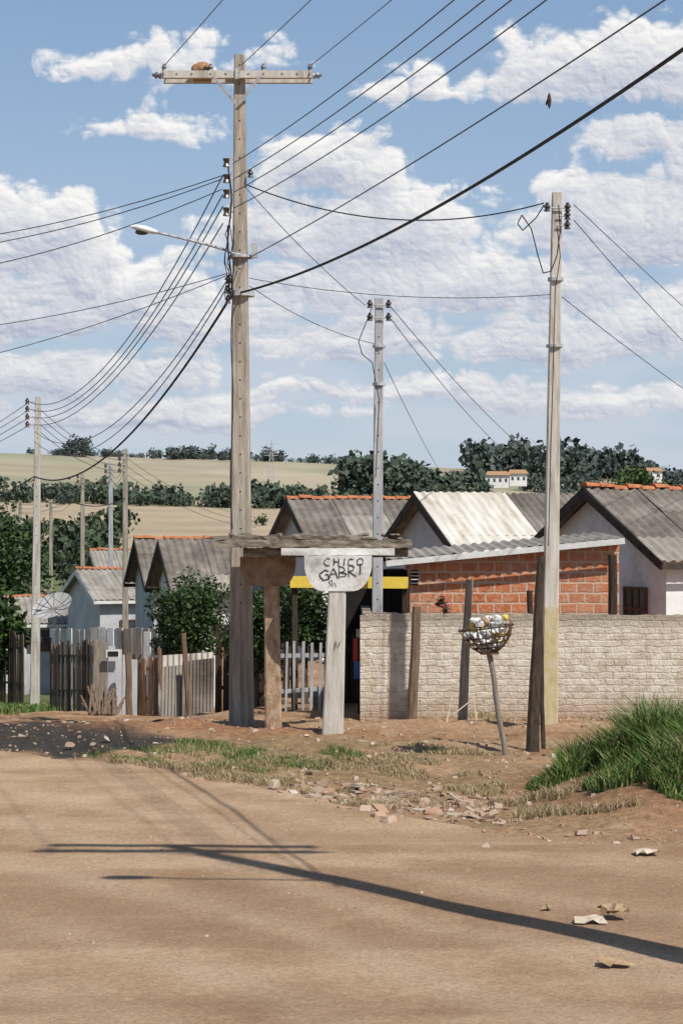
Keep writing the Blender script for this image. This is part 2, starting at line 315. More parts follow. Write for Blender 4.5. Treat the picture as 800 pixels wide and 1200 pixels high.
# ------------------------------------------------------------ ground
xs=3*np.sinh(np.linspace(-6.9,6.9,520)); ys=21+8*np.sinh(np.linspace(-2.6,6.1,560))
X,Y=np.meshgrid(xs,ys); Z=H(X,Y)
V=np.stack([X,Y,Z],-1).reshape(-1,3)
nx=len(xs);ny=len(ys); I=np.arange(nx*ny).reshape(ny,nx)
Fq=np.stack([I[:-1,:-1],I[:-1,1:],I[1:,1:],I[1:,:-1]],-1).reshape(-1,4)
def lerp(a,b,t): return a*(1-t[...,None])+np.array(b)*t[...,None]
n1=fbm(X*.8,Y*.8,21,5); n2=fbm(X*3,Y*3,41,4); n0=fbm(X*.15,Y*.15,51,4)
C=np.ones(X.shape+(3,))*np.array((.43,.27,.16))
C=lerp(C,(.31,.16,.082),ss((n1-.45)/.25)*.75)
C=lerp(C,(.5,.37,.25),ss((n2-.55)/.2)*.5)
vg=ss((Y-edge(X))/.4)*(1-ss((Y-27.5)/2.0))*ss((3.2-X)/2.)*ss((X+4.6)/1.)
C=lerp(C,(.3,.22,.12),vg*ss((n1-.3)/.25)*.7)
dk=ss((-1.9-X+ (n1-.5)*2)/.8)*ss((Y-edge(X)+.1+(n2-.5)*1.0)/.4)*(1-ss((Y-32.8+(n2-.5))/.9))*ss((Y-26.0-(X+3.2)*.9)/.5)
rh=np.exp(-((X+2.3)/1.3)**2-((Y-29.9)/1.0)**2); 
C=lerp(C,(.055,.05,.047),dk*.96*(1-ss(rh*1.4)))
C=lerp(C,(.34,.17,.09),ss(rh*2)*.8)
md=np.exp(-((X-4.4)/2.3)**2-((Y-21.9)/2.4)**2); C=lerp(C,(.25,.13,.07),ss(md*1.6)*.75)
gr=ss((-6.6-X+(n1-.5)*3)/1.0)*ss((Y-41+(n1-.5)*8)/3.); C=lerp(C,(.11,.14,.05),gr*(1-ss((Y-70)/20)))
mid=ss((Y-62)/15.); C=lerp(C,(.14,.16,.075),mid)
nf=fbm(X/120.,Y/120.,61,4); nf2=fbm(X/40.,Y/25.,63,4)
f1=ss((Y-500)/30.)*(1-ss((Y-890+(nf-.5)*120)/30.)); C=lerp(C,(.42,.33,.235),f1*.9)
f2=ss((Y-940+(nf-.5)*60)/20.); C=lerp(C,(.34,.3,.21),f2)
C=lerp(C,(.25,.26,.17),f2*ss((np.sin(Y/45.+X/140.+nf*5)-.1)/.5)*.55)
C=lerp(C,(.41,.34,.26),f2*ss((np.sin(Y/70.+X/55.+2)-.4)/.3)*.6)
C=C*(1+(mid*(nf2-.5)*.5))[...,None]
gm_,gnt,gb=newmat('earth_and_fields',.95,.1); gL=gnt.links
at=N(gnt,'ShaderNodeVertexColor'); at.layer_name='Col'
gtc=N(gnt,'ShaderNodeTexCoord'); gno=N(gnt,'ShaderNodeTexNoise'); gno.inputs['Scale'].default_value=9; gno.inputs['Detail'].default_value=8; gno.inputs['Roughness'].default_value=.72; gL.new(gtc.outputs['Object'],gno.inputs['Vector'])
gr_=N(gnt,'ShaderNodeMapRange'); gr_.inputs[1].default_value=.3; gr_.inputs[2].default_value=.7; gr_.inputs[3].default_value=.55; gr_.inputs[4].default_value=1.35; gL.new(gno.outputs['Fac'],gr_.inputs[0])
gx=N(gnt,'ShaderNodeVectorMath',operation='SCALE'); gL.new(at.outputs[0],gx.inputs[0]); gL.new(gr_.outputs[0],gx.inputs['Scale']); gL.new(gx.outputs[0],gb.inputs['Base Color'])
gbp=N(gnt,'ShaderNodeBump'); gbp.inputs['Strength'].default_value=1; gbp.inputs['Distance'].default_value=.07; gL.new(gno.outputs['Fac'],gbp.inputs['Height']); gL.new(gbp.outputs[0],gb.inputs['Normal'])
g=npmesh('ground',V,Fq,[gm_],smooth=True)
ca=g.data.color_attributes.new('Col','FLOAT_COLOR','POINT'); ca.data.foreach_set('color',np.concatenate([C.reshape(-1,3),np.ones((nx*ny,1))],1).astype(np.float32).ravel())

# dirt road
rx=xs[np.abs(xs)<45]; tt=np.linspace(0,1,420)**.8
E=edge(rx); RX=np.tile(rx,(len(tt),1)); RY=-38+(E+38)[None,:]*tt[:,None]
# distance from the (smoothed) verge: wheel tracks follow the bend
Es=np.interp(RX,EX,EY); dd=(Es-RY)*.85+(fbm(RX*.35,RY*.35,201,3)-.5)*.9
tracks=0
for c0_,w0_,a0_ in((1.5,.32,.6),(3.1,.35,.8),(4.9,.4,1.),(6.5,.42,1.),(8.3,.45,.8),(9.9,.5,.7)): tracks=tracks+a0_*np.exp(-((dd-c0_)/w0_)**2)
loose=fbm(RX*.5+dd*.4,RY*.9,211,5)
lift=.014*ss((E[None,:]-RY)/.25)+.0005
RZ=H(RX,RY)+lift
I=np.arange(RX.size).reshape(RX.shape); Fr=np.stack([I[:-1,:-1],I[:-1,1:],I[1:,1:],I[1:,:-1]],-1).reshape(-1,4)
rm,rt,rb=newmat('dirt_road_surface',.95,.1); rL=rt.links
tc=N(rt,'ShaderNodeTexCoord')
def tn(scale,detail=8,rough=.6,stretch=(1,1,1),rot=0):
    m0=N(rt,'ShaderNodeMapping'); m0.inputs['Rotation'].default_value=(0,0,rot); rL.new(tc.outputs['Object'],m0.inputs[0])
    mp=N(rt,'ShaderNodeMapping'); mp.inputs['Scale'].default_value=stretch; rL.new(m0.outputs[0],mp.inputs[0])
    n=N(rt,'ShaderNodeTexNoise'); n.inputs['Scale'].default_value=scale; n.inputs['Detail'].default_value=detail; n.inputs['Roughness'].default_value=rough; rL.new(mp.outputs[0],n.inputs['Vector']); return n
a=tn(.7,9,.72); c_=tn(28,6,.85)
r1=ramp(rt,[(.32,(.35,.215,.125)),(.5,(.5,.335,.21)),(.68,(.61,.435,.29))]); rL.new(a.outputs['Fac'],r1.inputs[0])
tk=N(rt,'ShaderNodeVertexColor'); tk.layer_name='Tracks'; tsp=N(rt,'ShaderNodeSeparateColor'); rL.new(tk.outputs[0],tsp.inputs[0])
x1=N(rt,'ShaderNodeMix',data_type='RGBA'); tf=N(rt,'ShaderNodeMath',operation='MULTIPLY'); tf.inputs[1].default_value=.42; rL.new(tsp.outputs[0],tf.inputs[0]); rL.new(tf.outputs[0],x1.inputs[0]); rL.new(r1.outputs[0],x1.inputs[6]); x1.inputs[7].default_value=(.62,.46,.32,1)
x0_=N(rt,'ShaderNodeMix',data_type='RGBA'); lf=N(rt,'ShaderNodeMath',operation='MULTIPLY'); lf.inputs[1].default_value=.6; rL.new(tsp.outputs[1],lf.inputs[0]); rL.new(lf.outputs[0],x0_.inputs[0]); rL.new(x1.outputs[2],x0_.inputs[6]); x0_.inputs[7].default_value=(.33,.2,.12,1)
cm=N(rt,'ShaderNodeMapRange'); cm.inputs[1].default_value=.3; cm.inputs[2].default_value=.7; cm.inputs[3].default_value=.58; cm.inputs[4].default_value=1.36; rL.new(c_.outputs['Fac'],cm.inputs[0])
sc=N(rt,'ShaderNodeVectorMath',operation='SCALE'); rL.new(x0_.outputs[2],sc.inputs[0]); rL.new(cm.outputs[0],sc.inputs['Scale'])
vo=N(rt,'ShaderNodeTexVoronoi'); vo.inputs['Scale'].default_value=18; rL.new(tc.outputs['Object'],vo.inputs['Vector'])
vr=N(rt,'ShaderNodeMapRange'); vr.inputs[1].default_value=.1; vr.inputs[2].default_value=.2; vr.inputs[3].default_value=.6; vr.inputs[4].default_value=0; rL.new(vo.outputs['Distance'],vr.inputs[0])
vm=N(rt,'ShaderNodeMath',operation='MULTIPLY'); rL.new(vr.outputs[0],vm.inputs[0]); 
gn2=tn(2,5); gt=N(rt,'ShaderNodeMapRange'); gt.inputs[1].default_value=.46; gt.inputs[2].default_value=.6; rL.new(gn2.outputs['Fac'],gt.inputs[0]); rL.new(gt.outputs[0],vm.inputs[1])
x2=N(rt,'ShaderNodeMix',data_type='RGBA'); rL.new(vm.outputs[0],x2.inputs[0]); rL.new(sc.outputs[0],x2.inputs[6]); x2.inputs[7].default_value=(.27,.18,.12,1); rL.new(x2.outputs[2],rb.inputs['Base Color'])
hs=N(rt,'ShaderNodeMath',operation='MULTIPLY_ADD'); hs.inputs[1].default_value=.5; rL.new(c_.outputs['Fac'],hs.inputs[0]); 
h2=N(rt,'ShaderNodeMath',operation='MULTIPLY_ADD'); h2.inputs[1].default_value=1.4; rL.new(a.outputs['Fac'],h2.inputs[0]); h3=N(rt,'ShaderNodeMath',operation='MULTIPLY'); h3.inputs[1].default_value=-.45; rL.new(tsp.outputs[0],h3.inputs[0]); rL.new(h3.outputs[0],h2.inputs[2]); rL.new(h2.outputs[0],hs.inputs[2])
bp=N(rt,'ShaderNodeBump'); bp.inputs['Strength'].default_value=.9; bp.inputs['Distance'].default_value=.06; rL.new(hs.outputs[0],bp.inputs['Height']); rL.new(bp.outputs[0],rb.inputs['Normal'])
ro=npmesh('dirt_road',np.stack([RX,RY,RZ],-1).reshape(-1,3),Fr,[rm],smooth=True)
tc_=np.stack([np.clip(tracks,0,1),ss((loose-.5)/.16)*(1-.6*np.clip(tracks,0,1)),np.zeros_like(RX),np.ones_like(RX)],-1)
ca=ro.data.color_attributes.new('Tracks','FLOAT_COLOR','POINT'); ca.data.foreach_set('color',tc_.reshape(-1).astype(np.float32))

# ------------------------------------------------------------ stones
def rocks(name,P,size,mat,flat=.5,box=False):
    P=np.asarray(P); n=len(P)
    base=np.array([(-1,-1,-1),(1,-1,-1),(1,1,-1),(-1,1,-1),(-1,-1,1),(1,-1,1),(1,1,1),(-1,1,1)],float)*.5
    fq=np.array([(3,2,1,0),(4,5,6,7),(0,1,5,4),(1,2,6,5),(2,3,7,6),(3,0,4,7)])
    Vs=base[None]*rng.uniform(.55 if not box else .75,1.15,(n,8,1))
    if not box: Vs[:,4:,:2]*=.65
    Vs=Vs*np.stack([rng.uniform(.7,1.4,n),rng.uniform(.6,1.1,n),rng.uniform(.6,1.1,n)*flat],1)[:,None]*np.asarray(size).reshape(-1,1,1)
    Q=rng.uniform(0,6.28,n); c,s_=np.cos(Q),np.sin(Q); t=rng.normal(0,.25,n)
    x,y,z=Vs[...,0].copy(),Vs[...,1].copy(),Vs[...,2].copy()
    z=z+x*t[:,None]
    Vs=np.stack([x*c[:,None]-y*s_[:,None],x*s_[:,None]+y*c[:,None],z],-1)+P[:,None]
    return npmesh(name,Vs.reshape(-1,3),(fq[None]+np.arange(n)[:,None,None]*8).reshape(-1,4),[mat])
def scat(n,x0,x1,y0,y1,cond=None):
    x=rng.uniform(x0,x1,n); y=rng.uniform(y0,y1,n)
    if cond is not None:
        k=cond(x,y); x=x[k];y=y[k]
    return np.stack([x,y,H(x,y)+.01],1)
P=scat(20000,-7,8,9,30,lambda x,y:(y<edge(x)+.2)&(fbm(x*.7,y*.7,91,3)+rng.uniform(-.2,.2,len(x))+.12*(y>edge(x)-1.2)>.52)); rocks('road_pebbles',P,.01+.034*rng.random(len(P))**5,'pebbles')
P=scat(6500,-5,9,18.5,33,lambda x,y:(y>edge(x)-.3)&(rng.random(len(x))<.6)); rocks('verge_stones',P,.02+.08*rng.random(len(P))**5,'stones')
n=420; t=rng.random(n); qx=350+t*235+rng.normal(0,9,n); qv=926+t*26+rng.normal(0,8,n)
d=CH*F/(qv-HOR); x=(qx-400)/F*d; P=np.stack([x,d,H(x,d)+.008],1); rocks('broken_brick_rubble',P,.045+.11*rng.random(n)**2.2,'stones',.3,True)
P=scat(26,2.6,4.0,24,27.5); rocks('loose_brick_rubble',P,.08+.12*rng.random(len(P)),'stones',.5,True)
P=np.array([[1.3,18.6,.02],[-.75,22.9,.05],[2.25,19.3,.03],[.45,20.2,.04],[1.05,17.2,0.02],[-3.6,27.2,.05],[-3.2,27.9,.05]]); rocks('roadside_rocks',P,np.array([.09,.16,.12,.14,.07,.14,.12]),'stones',.6)
mb=MB(); p=Vector((3.62,24.3,Hs(3.62,24.3)+.12)); mb.box(p,(.42,.2,.2),0,Matrix.Rotation(.25,3,'Z')@Matrix.Rotation(.12,3,'Y')); mb.box(p+Vector((.45,.2,-.03)),(.3,.2,.18),0,Matrix.Rotation(-.5,3,'Z')); mb.obj('concrete_block',['conc_l'])
def litter(name,u,v,w,h,mat,lift=.06):
    d=CH*F/(v-HOR); c=Vector(((u-400)/F*d,d,Hs((u-400)/F*d,d)+.025)); mb=MB(); n=5; Vv=[]
    rr=random.Random(u)
    for j in range(n):
        for i in range(n):
            Vv.append(c+Vector(((i/(n-1)-.5)*w+rr.uniform(-.02,.02),(j/(n-1)-.5)*h+rr.uniform(-.02,.02),rr.random()*lift)))
    mb.add(Vv,[(j*n+i,j*n+i+1,(j+1)*n+i+1,(j+1)*n+i) for j in range(n-1) for i in range(n-1)]); return mb.obj(name,[mat])
litter('crushed_cardboard',718,1080,.2,.22,'card',.1); litter('crushed_paper',690,1086,.22,.18,'cardw',.04); litter('torn_cardboard',720,1134,.22,.14,'card',.05); litter('plastic_scrap',757,1003,.2,.2,'cardw',.05)
litter('paper_scrap',640,1070,.08,.1,'card',.03); litter('plastic_bag_scrap',775,920,.16,.2,'cardw',.06)

# ------------------------------------------------------------ grass
def blades(name,P,h,mat,w=.012,lean=.5):
    n=len(P); a=rng.uniform(0,6.28,n); dx=np.cos(a);dy=np.sin(a); hh=h*rng.uniform(.4,1.25,n); ln=rng.uniform(.1,lean,n)*hh
    b=rng.uniform(0,6.28,n); wx=np.cos(b)*w; wy=np.sin(b)*w; z=np.zeros(n)
    p0=P+np.stack([-wx,-wy,z-.02],1); p1=P+np.stack([wx,wy,z-.02],1)
    m0=P+np.stack([dx*ln*.35-wx*.8,dy*ln*.35-wy*.8,hh*.6],1); m1=P+np.stack([dx*ln*.35+wx*.8,dy*ln*.35+wy*.8,hh*.6],1)
    t0=P+np.stack([dx*ln-wx*.1,dy*ln-wy*.1,hh],1); t1=P+np.stack([dx*ln+wx*.1,dy*ln+wy*.1,hh],1)
    Vv=np.stack([p0,p1,m1,m0,t1,t0],1).reshape(-1,3); k=np.arange(n)[:,None]*6
    Ff=np.concatenate([k+np.array([[0,1,2,3]]),k+np.array([[3,2,4,5]])]); return npmesh(name,Vv,Ff,[mat])
def mnd(x,y): return np.abs((x-4.75)/2.5)**2.3+np.abs((y-22.3)/2.3)**2.3
P=scat(130000,2.0,8,19.2,25,lambda x,y:(mnd(x,y)+(fbm(x*1.8,y*1.8,17,4)-.5)*1.7<.8)&(fbm(x*3,y*3,18,3)>.38))
hh=.07+.42*ss(1.25-mnd(P[:,0],P[:,1]))*np.clip(2.2*fbm(P[:,0]*2.4,P[:,1]*2.4,19,3)-.45,.1,1.2)
blades('tall_grass',P,hh,'grass',.008,1.1)
P=scat(24000,1.3,4.4,19.2,22.5,lambda x,y:(y>edge(x)+.1)&(fbm(x*2.2,y*2.2,27,3)>.5)&(y>20.6-.2*x)&(y<21.3+.4*(x-1.6))&(x>1.5)); blades('dry_verge_grass',P,.09,'drygrass',.005,1.3)
P=scat(70000,-4.0,1.8,21,28.3,lambda x,y:(y>edge(x)+.05)&(fbm(x*1.3,y*1.7,37,5)>.5)&(y<27.0+.3*x)); blades('dry_grass',P,.05,'drygrass',.005,2.2)
P=scat(46000,-4.4,1.0,22,29,lambda x,y:(y>edge(x)+.3)&(fbm(x*1.6,y*1.8,47,5)+rng.uniform(-.07,.07,len(x))>.57)&(((x+1.6)/1.9)**2+((y-26)/1.5)**2<1.0)); blades('verge_grass',P,.06,'grass',.005,1.4)
P=scat(40000,-16,-5.2,43,62,lambda x,y:(x<-6.6-(y-41)*.02)&(fbm(x*.7,y*.5,57,3)>.46)); blades('sidestreet_grass',P,.14,'grass',.018,.9)
P=scat(9000,.3,8,31.6,32.9,lambda x,y:fbm(x*1.7,y*2,67,3)>.62); blades('wall_foot_weeds',P,.1,'drygrass',.007,.9)
P=scat(5000,2.8,4.4,23.5,26.5,lambda x,y:fbm(x*2,y*2,68,3)>.55); blades('mound_edge_weeds',P,.08,'grass',.007,.9)

# ------------------------------------------------------------ utility poles
def upole(name,x,y,z1,w0,w1,mats=('conc','hole','insul','steel'),base=None,top=None,holes=True):
    zb=(base if base is not None else Hs(x,y))-.3; e=empty(name,(0,0,0)); mb=MB()
    tx,ty=(top or (x,y))
    mb.beam((x,y,zb),(tx,ty,z1),w0,w1,w0*.85,w1*.85,0,.1)
    if holes:
        z=zb+2.2
        while z<z1-.15:
            t=(z-zb)/(z1-zb); w=w0+(w1-w0)*t; cx=x+(tx-x)*t
            mb.cyl((cx,y-w*.425-.003,z),(cx,y-w*.425+.03,z),.014,.014,6,1); z+=.28
    mb.obj('shaft',mats,e); return e
def crossarm(e,x,y,z,half,mats=('conc_l','insul_g','steel')):
    mb=MB()
    mb.box((x,y-.17,z),(half*2,.09,.11),0); mb.box((x,y+.17,z),(half*2,.09,.11),0)
    for s in(-1,1):
        mb.beam((x+s*.36,y-.225,z-.03),(x+s*.03,y-.13,z-.42),.04,.04,.012,.012,2)
        for k in(.35,.97):
            mb.insulator((x+s*half*k,y-.17,z+.055),1,.8)
        mb.cyl((x+s*half*.97,y-.3,z),(x+s*half*.97,y+.3,z),.012,None,6,2)
        for q in(.15,.35,.6,.8): mb.cyl((x+s*half*q,y-.21,z),(x+s*half*q,y-.219,z),.018,None,8,1)
        mb.insulator((x+s*(half+.01),y-.17,z-.02),1,1.0,Vector((s,0,.15)).normalized())
    mb.box((x,y-.235,z),(.05,.03,.16),2)
    mb.obj('crossarm',mats,e)
def lamp(e,x,y,z,reach=1.45,rise=.35,fwd=.0):
    mb=MB(); pts=[]
    for i in range(9):
        t=i/8; pts.append(Vector((x-.1-t*(reach-.35),y-fwd*t-.1,z+rise*t**.8)))
    mb.tube(pts,.02,6,0); p=pts[-1]; d=(pts[-1]-pts[-2]).normalized()
    rings=[(0,.035,.03),(.08,.07,.05),(.2,.1,.065),(.34,.09,.055),(.42,.03,.02)]; Vv=[];n=10
    for a,rw,rh in rings:
        for k in range(n):
            q=2*math.pi*k/n; Vv.append(p+d*a+Vector((0,rw*math.cos(q),rh*math.sin(q)*(1 if math.sin(q)>0 else .7))))
    Ff=[(i*n+k,i*n+(k+1)%n,(i+1)*n+(k+1)%n,(i+1)*n+k) for i in range(len(rings)-1) for k in range(n)]+[tuple(range(n)),tuple(range((len(rings)-1)*n,len(rings)*n))[::-1]]
    mb.add(Vv,Ff,1); mb.blob(p+d*.25-Vector((0,0,.045)),(.11,.06,.045),6,0,2)
    mb.cyl((x,y-.1,z-.02),(x-.12,y-.1,z),.03,None,8,0)
    mb.obj('lamp_arm_and_head',['steel','lampwhite','glass'],e,True)
BX,BY=-1.51,31.0
e=upole('utility_pole',BX,BY,10.07,.38,.16,top=(BX-.03,BY)); crossarm(e,BX-.06,BY,9.74,1.13); lamp(e,BX,BY,7.05,1.5,.32)
mb=MB()
for z in (8.42,8.18,7.95,7.68):
    mb.cyl((BX-.12,BY-.12,z),(BX-.26,BY-.14,z),.012,None,6,1); 
    mb.cyl((BX-.22,BY-.14,z-.06),(BX-.22,BY-.14,z-.02),.06,.045,10,0); mb.cyl((BX-.22,BY-.14,z-.02),(BX-.22,BY-.14,z+.02),.035,None,10,0); mb.cyl((BX-.22,BY-.14,z+.02),(BX-.22,BY-.14,z+.06),.045,.06,10,0)
mb.box((BX-.16,BY-.16,8.05),(.03,.02,.95),1); mb.cyl((BX,BY,6.42),(BX,BY,6.5),.2,.2,12,1); mb.cyl((BX,BY,7.0),(BX,BY,7.04),.185,.185,12,1)
mb.box((BX+.2,BY-.12,7.1),(.09,.08,.22),1); mb.insulator((BX+.14,BY-.14,8.2),0,.9)
for z in(6.6,6.45,6.3): mb.insulator((BX-.2,BY-.15,z),0,.9)
mb.obj('insulator_rack',['insul','steel'],e)
mb=MB(); pts=[Vector((BX-.17+.03*math.sin(z*5),BY-.17,z)) for z in np.linspace(6.5,8.4,14)]; mb.tube(pts,.012,5); pts=[Vector((BX+.02*math.sin(z*3)-.13-.012*(z<5),BY-.17,z)) for z in np.linspace(2.9,6.5,18)]; mb.tube(pts,.008,5)
for k in range(5):
    q=rng.uniform(-.04,.04,9); pts=[Vector((BX-.14-.02*k+q[i],BY-.2,6.35+.14*i)) for i in range(9)]; mb.tube(pts,.007,5)
mb.obj('drop_cables',['wire'],e)
mb=MB(); p=W(237,83,31); mb.blob(p+Vector((0,0,0)),(.17,.17,.13),8,.06,0,3); mb.cyl(p+Vector((.06,-.168,-.01)),p+Vector((.06,-.12,-.01)),.045,.03,8,1); mb.box(p-Vector((0,0,.1)),(.27,.34,.05),0); mb.obj('bird_nest',['mud','hole'],e)
QX,QY=3.5,12.3
e2=upole('utility_pole',QX,QY,10.0,.34,.16); crossarm(e2,QX,QY,9.7,1.2); lamp(e2,QX,QY,7.15,1.55,.2)
RX0,RY0=3.05,30.2; RT=W(652,226,30.2)
e4=empty('utility_pole'); mb=MB(); zb=Hs(RX0,RY0)-.3; B=Vector((RX0,RY0,zb)); T=Vector((RT.x,RY0,RT.z)); k=(1.75-zb)/(T.z-zb); Mid=B.lerp(T,k)
mb.beam(B,Mid,.25,.225,.2,.18,1,.1); mb.beam(Mid,T,.222,.14,.18,.12,0,.1)
z=2.4
while z<7.6:
    c=B.lerp(T,(z-zb)/(T.z-zb)); w=.24-.1*(z-zb)/(T.z-zb); mb.cyl((c.x,c.y-w*.4-.002,z),(c.x,c.y-w*.4+.02,z),.012,None,6,2); z+=.25
mb.obj('shaft',['conc_l','yellowed','hole'],e4)
mb=MB()
for s,z in((-1,7.62),(1,7.62),(1,7.36),(1,7.5)):
    c=B.lerp(T,(z-zb)/(T.z-zb)); mb.cyl((c.x,c.y-.1,z),(c.x+s*.16,c.y-.1,z),.012,None,6,1); mb.insulator((c.x+s*.15,c.y-.1,z-.05),0,.95)
c=B.lerp(T,.84); mb.cyl(c,c+Vector((0,0,.05)),.12,.12,10,1); c=B.lerp(T,.72); mb.cyl(c,c+Vector((0,0,.04)),.13,.13,10,1); mb.obj('insulators',['insul','steel'],e4)
mb=MB()
pts=[W(a,b,30.0) for a,b in[(637,240),(628,255),(612,270),(606,262),(611,252),(622,268),(630,300),(636,320),(645,318),(652,300),(656,270),(654,240)]]
mb.tube(pts,.009,5); pts=[W(a,b,29.95) for a,b in[(652,265),(656,300),(650,340),(648,420),(645,520),(642,640)]]; mb.tube(pts,.007,5); mb.obj('jumper_cables',['wire'],e4)
MXp=W(444,350,35); e5=upole('utility_pole',W(441,0,35).x,35,MXp.z,.2,.14,('conc_grey','hole','insul','steel'),top=(MXp.x,35))
mb=MB()
for s,z in((-1,6.72),(-1,6.5),(1,6.72),(1,6.5)):
    mb.cyl((MXp.x,34.9,z),(MXp.x+s*.17,34.9,z),.012,None,6,1); mb.insulator((MXp.x+s*.16,34.9,z-.05),0,1)
for z in(6.0,5.35): mb.cyl((MXp.x,35,z),(MXp.x,35,z+.05),.115,None,10,1)
mb.obj('insulators',['insul','steel'],e5)
mb=MB(); mb.tube([W(a,b,34.85) for a,b in[(436,360),(426,385),(420,400),(424,415),(436,425),(444,470),(440,560)]],.008,5); mb.obj('jumper_cables',['wire'],e5)
LP=[]
for u,v,d,w0 in((41,465,59,.27),(147,526,75,.25),(130,542,84,.24),(97,555,92,.24),(60,585,112,.24),(24,586,106,.24)):
    p=W(u,v,d); e=upole('utility_pole',p.x,d,p.z,w0,.15,('conc_l' if u==41 else 'conc','hole','insul','steel') if u!=130 else ('conc_grey','hole','insul','steel'),top=(p.x+(.1 if u==41 else 0),d),holes=d<60)
    mb=MB()
    for i in range(4 if d<80 else 2):
        mb.cyl((p.x,d-.1,p.z-.15-i*.22),(p.x-.22,d-.1,p.z-.15-i*.22),.015,None,6,1); mb.insulator((p.x-.2,d-.1,p.z-.22-i*.22),0,1.3)
    mb.obj('insulators',['insul','steel'],e); LP.append(p)
# ------------------------------------------------------------ wires
wm=MB(); wk=MB()
def wire(a,b,sag,r=.011,n=20,mb=wm):
    a=Vector(a);b=Vector(b); pts=[]; r=r*(.66 if mb is wm else .8)
    for i in range(n+1):
        t=i/n; p=a.lerp(b,t); p.z-=4*sag*t*(1-t); pts.append(p)
    mb.tube(pts,r,5)
for xo in(-1.1,.05,1.1):
    wire((BX+xo-.05,BY-.17,9.88),(QX+xo,QY-.17,9.85),.1,.01)
zs=[8.42,8.18,7.98,7.74]
for z in zs:
    wire((BX-.1,BY-.15,z),(QX-.22,QY-.14,z-.05),.22,.0115)
wire((BX,BY-.18,6.92),(QX-.1,QY-.15,7.05),.12,.012)
wire((BX,BY-.18,6.46),(QX-.1,QY-.18,6.75),.36,.022,30,wk)
R1=W(637,238,30.2)
wire(W(290,217,31),R1,.38,.013,26,wk); wire(W(292,326,31),W(646,345,30.2),.15,.009)
wire(W(290,222,31),W(428,358,35),.08,.009); wire(W(292,335,31),W(440,403,35),.12,.009)
wire(W(672,240,30.2),W(985,520,58),.1,.01); wire(W(672,258,30.2),W(985,545,58),.5,.01); wire(W(658,348,30.2),W(900,520,44),.1,.01)
wire(W(458,360,35),W(660,560,66),.3,.011); wire(W(458,374,35),W(640,566,66),.35,.011); wire(W(450,425,35),W(520,560,60),.1,.01)
for v0,v1,sg in((206,292,.35),(210,300,.4),(222,330,.45)): wire(W(260,v0,31),W(-250,v1,38),sg,.012)
wire(W(268,320,31),W(-240,395,38),.3,.01); wire(W(268,322,31),W(-240,450,40),.35,.01)
l=LP[0]
for i,(v0,r) in enumerate(((206,.012),(228,.012),(242,.012),(262,.012))): wire(W(261,v0,31),(l.x-.15+.05*i,58.9,l.z-.15-i*.22),1.15-.1*i,.015)
wire(W(270,322,31),(l.x,59,l.z-1.0),1.2,.014); wire(W(270,330,31),(l.x,59,l.z-1.3),1.25,.014)
wire(W(272,345,31),(l.x,59,l.z-2.3),1.0,.026,26,wk)
for i in range(4):
    wire((l.x-.2,58.9,l.z-.2-i*.22),W(-160-20*i,560+i*12,80),.4,.015); wire((l.x,58.9,l.z-.2-i*.22),(LP[1].x-.1,75,LP[1].z-.2-i*.2),.35,.015)
wire((l.x,58.9,l.z-2.3),W(-150,640,78),.3,.022,12,wk); wire((l.x,58.9,l.z-2.4),(LP[1].x,75,LP[1].z-1.8),.5,.022,12,wk)
for a,b in((1,2),(2,3),(3,5),(3,4)):
    for i in range(3): wire((LP[a].x,LP[a].y,LP[a].z-.2-i*.22),(LP[b].x,LP[b].y,LP[b].z-.2-i*.22),.4,.015)
for i in range(3): wire((LP[1].x,75,LP[1].z-.3-i*.3),W(300,606+i*6,90),.4,.014)
wm.obj('overhead_power_lines',['wire_g'],None); wk.obj('overhead_thick_cables',['wire'],None)
# ------------------------------------------------------------ bus shelter
e=empty('bus_shelter'); mb=MB()
rr=random.Random(3)
def rough_slab(mb,x0,x1,y0,y1,z0,z1,m,n=24,k=.02):
    Vv=[]
    for i in range(n+1):
        x=x0+(x1-x0)*i/n
        a,b,c_,d_=[rr.uniform(-k,k) for _ in range(4)]
        Vv+=[(x,y0+a,z0+b),(x,y1,z0+b),(x,y1,z1+c_),(x,y0+d_,z1+c_)]
    Ff=[(3,2,1,0),(n*4,n*4+1,n*4+2,n*4+3)]
    for i in range(n):
        for q in range(4): Ff.append((i*4+q,i*4+(q+1)%4,(i+1)*4+(q+1)%4,(i+1)*4+q))
    mb.add(Vv,Ff,m)
rough_slab(mb,-1.78,1.0,28.95,30.6,2.64,2.74,0,30,.012); rough_slab(mb,-1.86,.3,29.05,30.55,2.745,2.81,0,26,.016)
for i in range(22):
    mb.blob((rr.uniform(-1.7,.9),rr.uniform(29,29.6),2.76+.06*(i%2)),(rr.uniform(.03,.09),.05,rr.uniform(.015,.035)),4,.3,0,i)
mb.obj('roof_slab',['slab'],e)
mb=MB(); rough_slab(mb,-1.4,.95,29.2,29.42,2.5,2.637,0,16,.008); rough_slab(mb,-.85,.75,28.93,29.1,2.53,2.632,1,10,.006); mb.obj('beams',['slab','sign'],e)
def bracket(mb,cx,y,zt,wt,h,th,m,wb):
    prof=[(-wt/2,0),(-wt/2,-.1)]
    for i in range(1,7):
        a=math.pi/2*i/6; prof.append((-wt/2+(wt-wb)/2*(1-math.cos(a)),-.1-(h-.1)*math.sin(a)))
    prof=prof+[(-p[0],p[1]) for p in prof[::-1]]
    n=len(prof); Vv=[(cx+p[0],y,zt+p[1]) for p in prof]+[(cx+p[0],y+th,zt+p[1]) for p in prof]
    mb.add(Vv,[tuple(range(n)),tuple(range(2*n-1,n-1,-1))]+[(i,n+i,n+(i+1)%n,(i+1)%n) for i in range(n)],m)
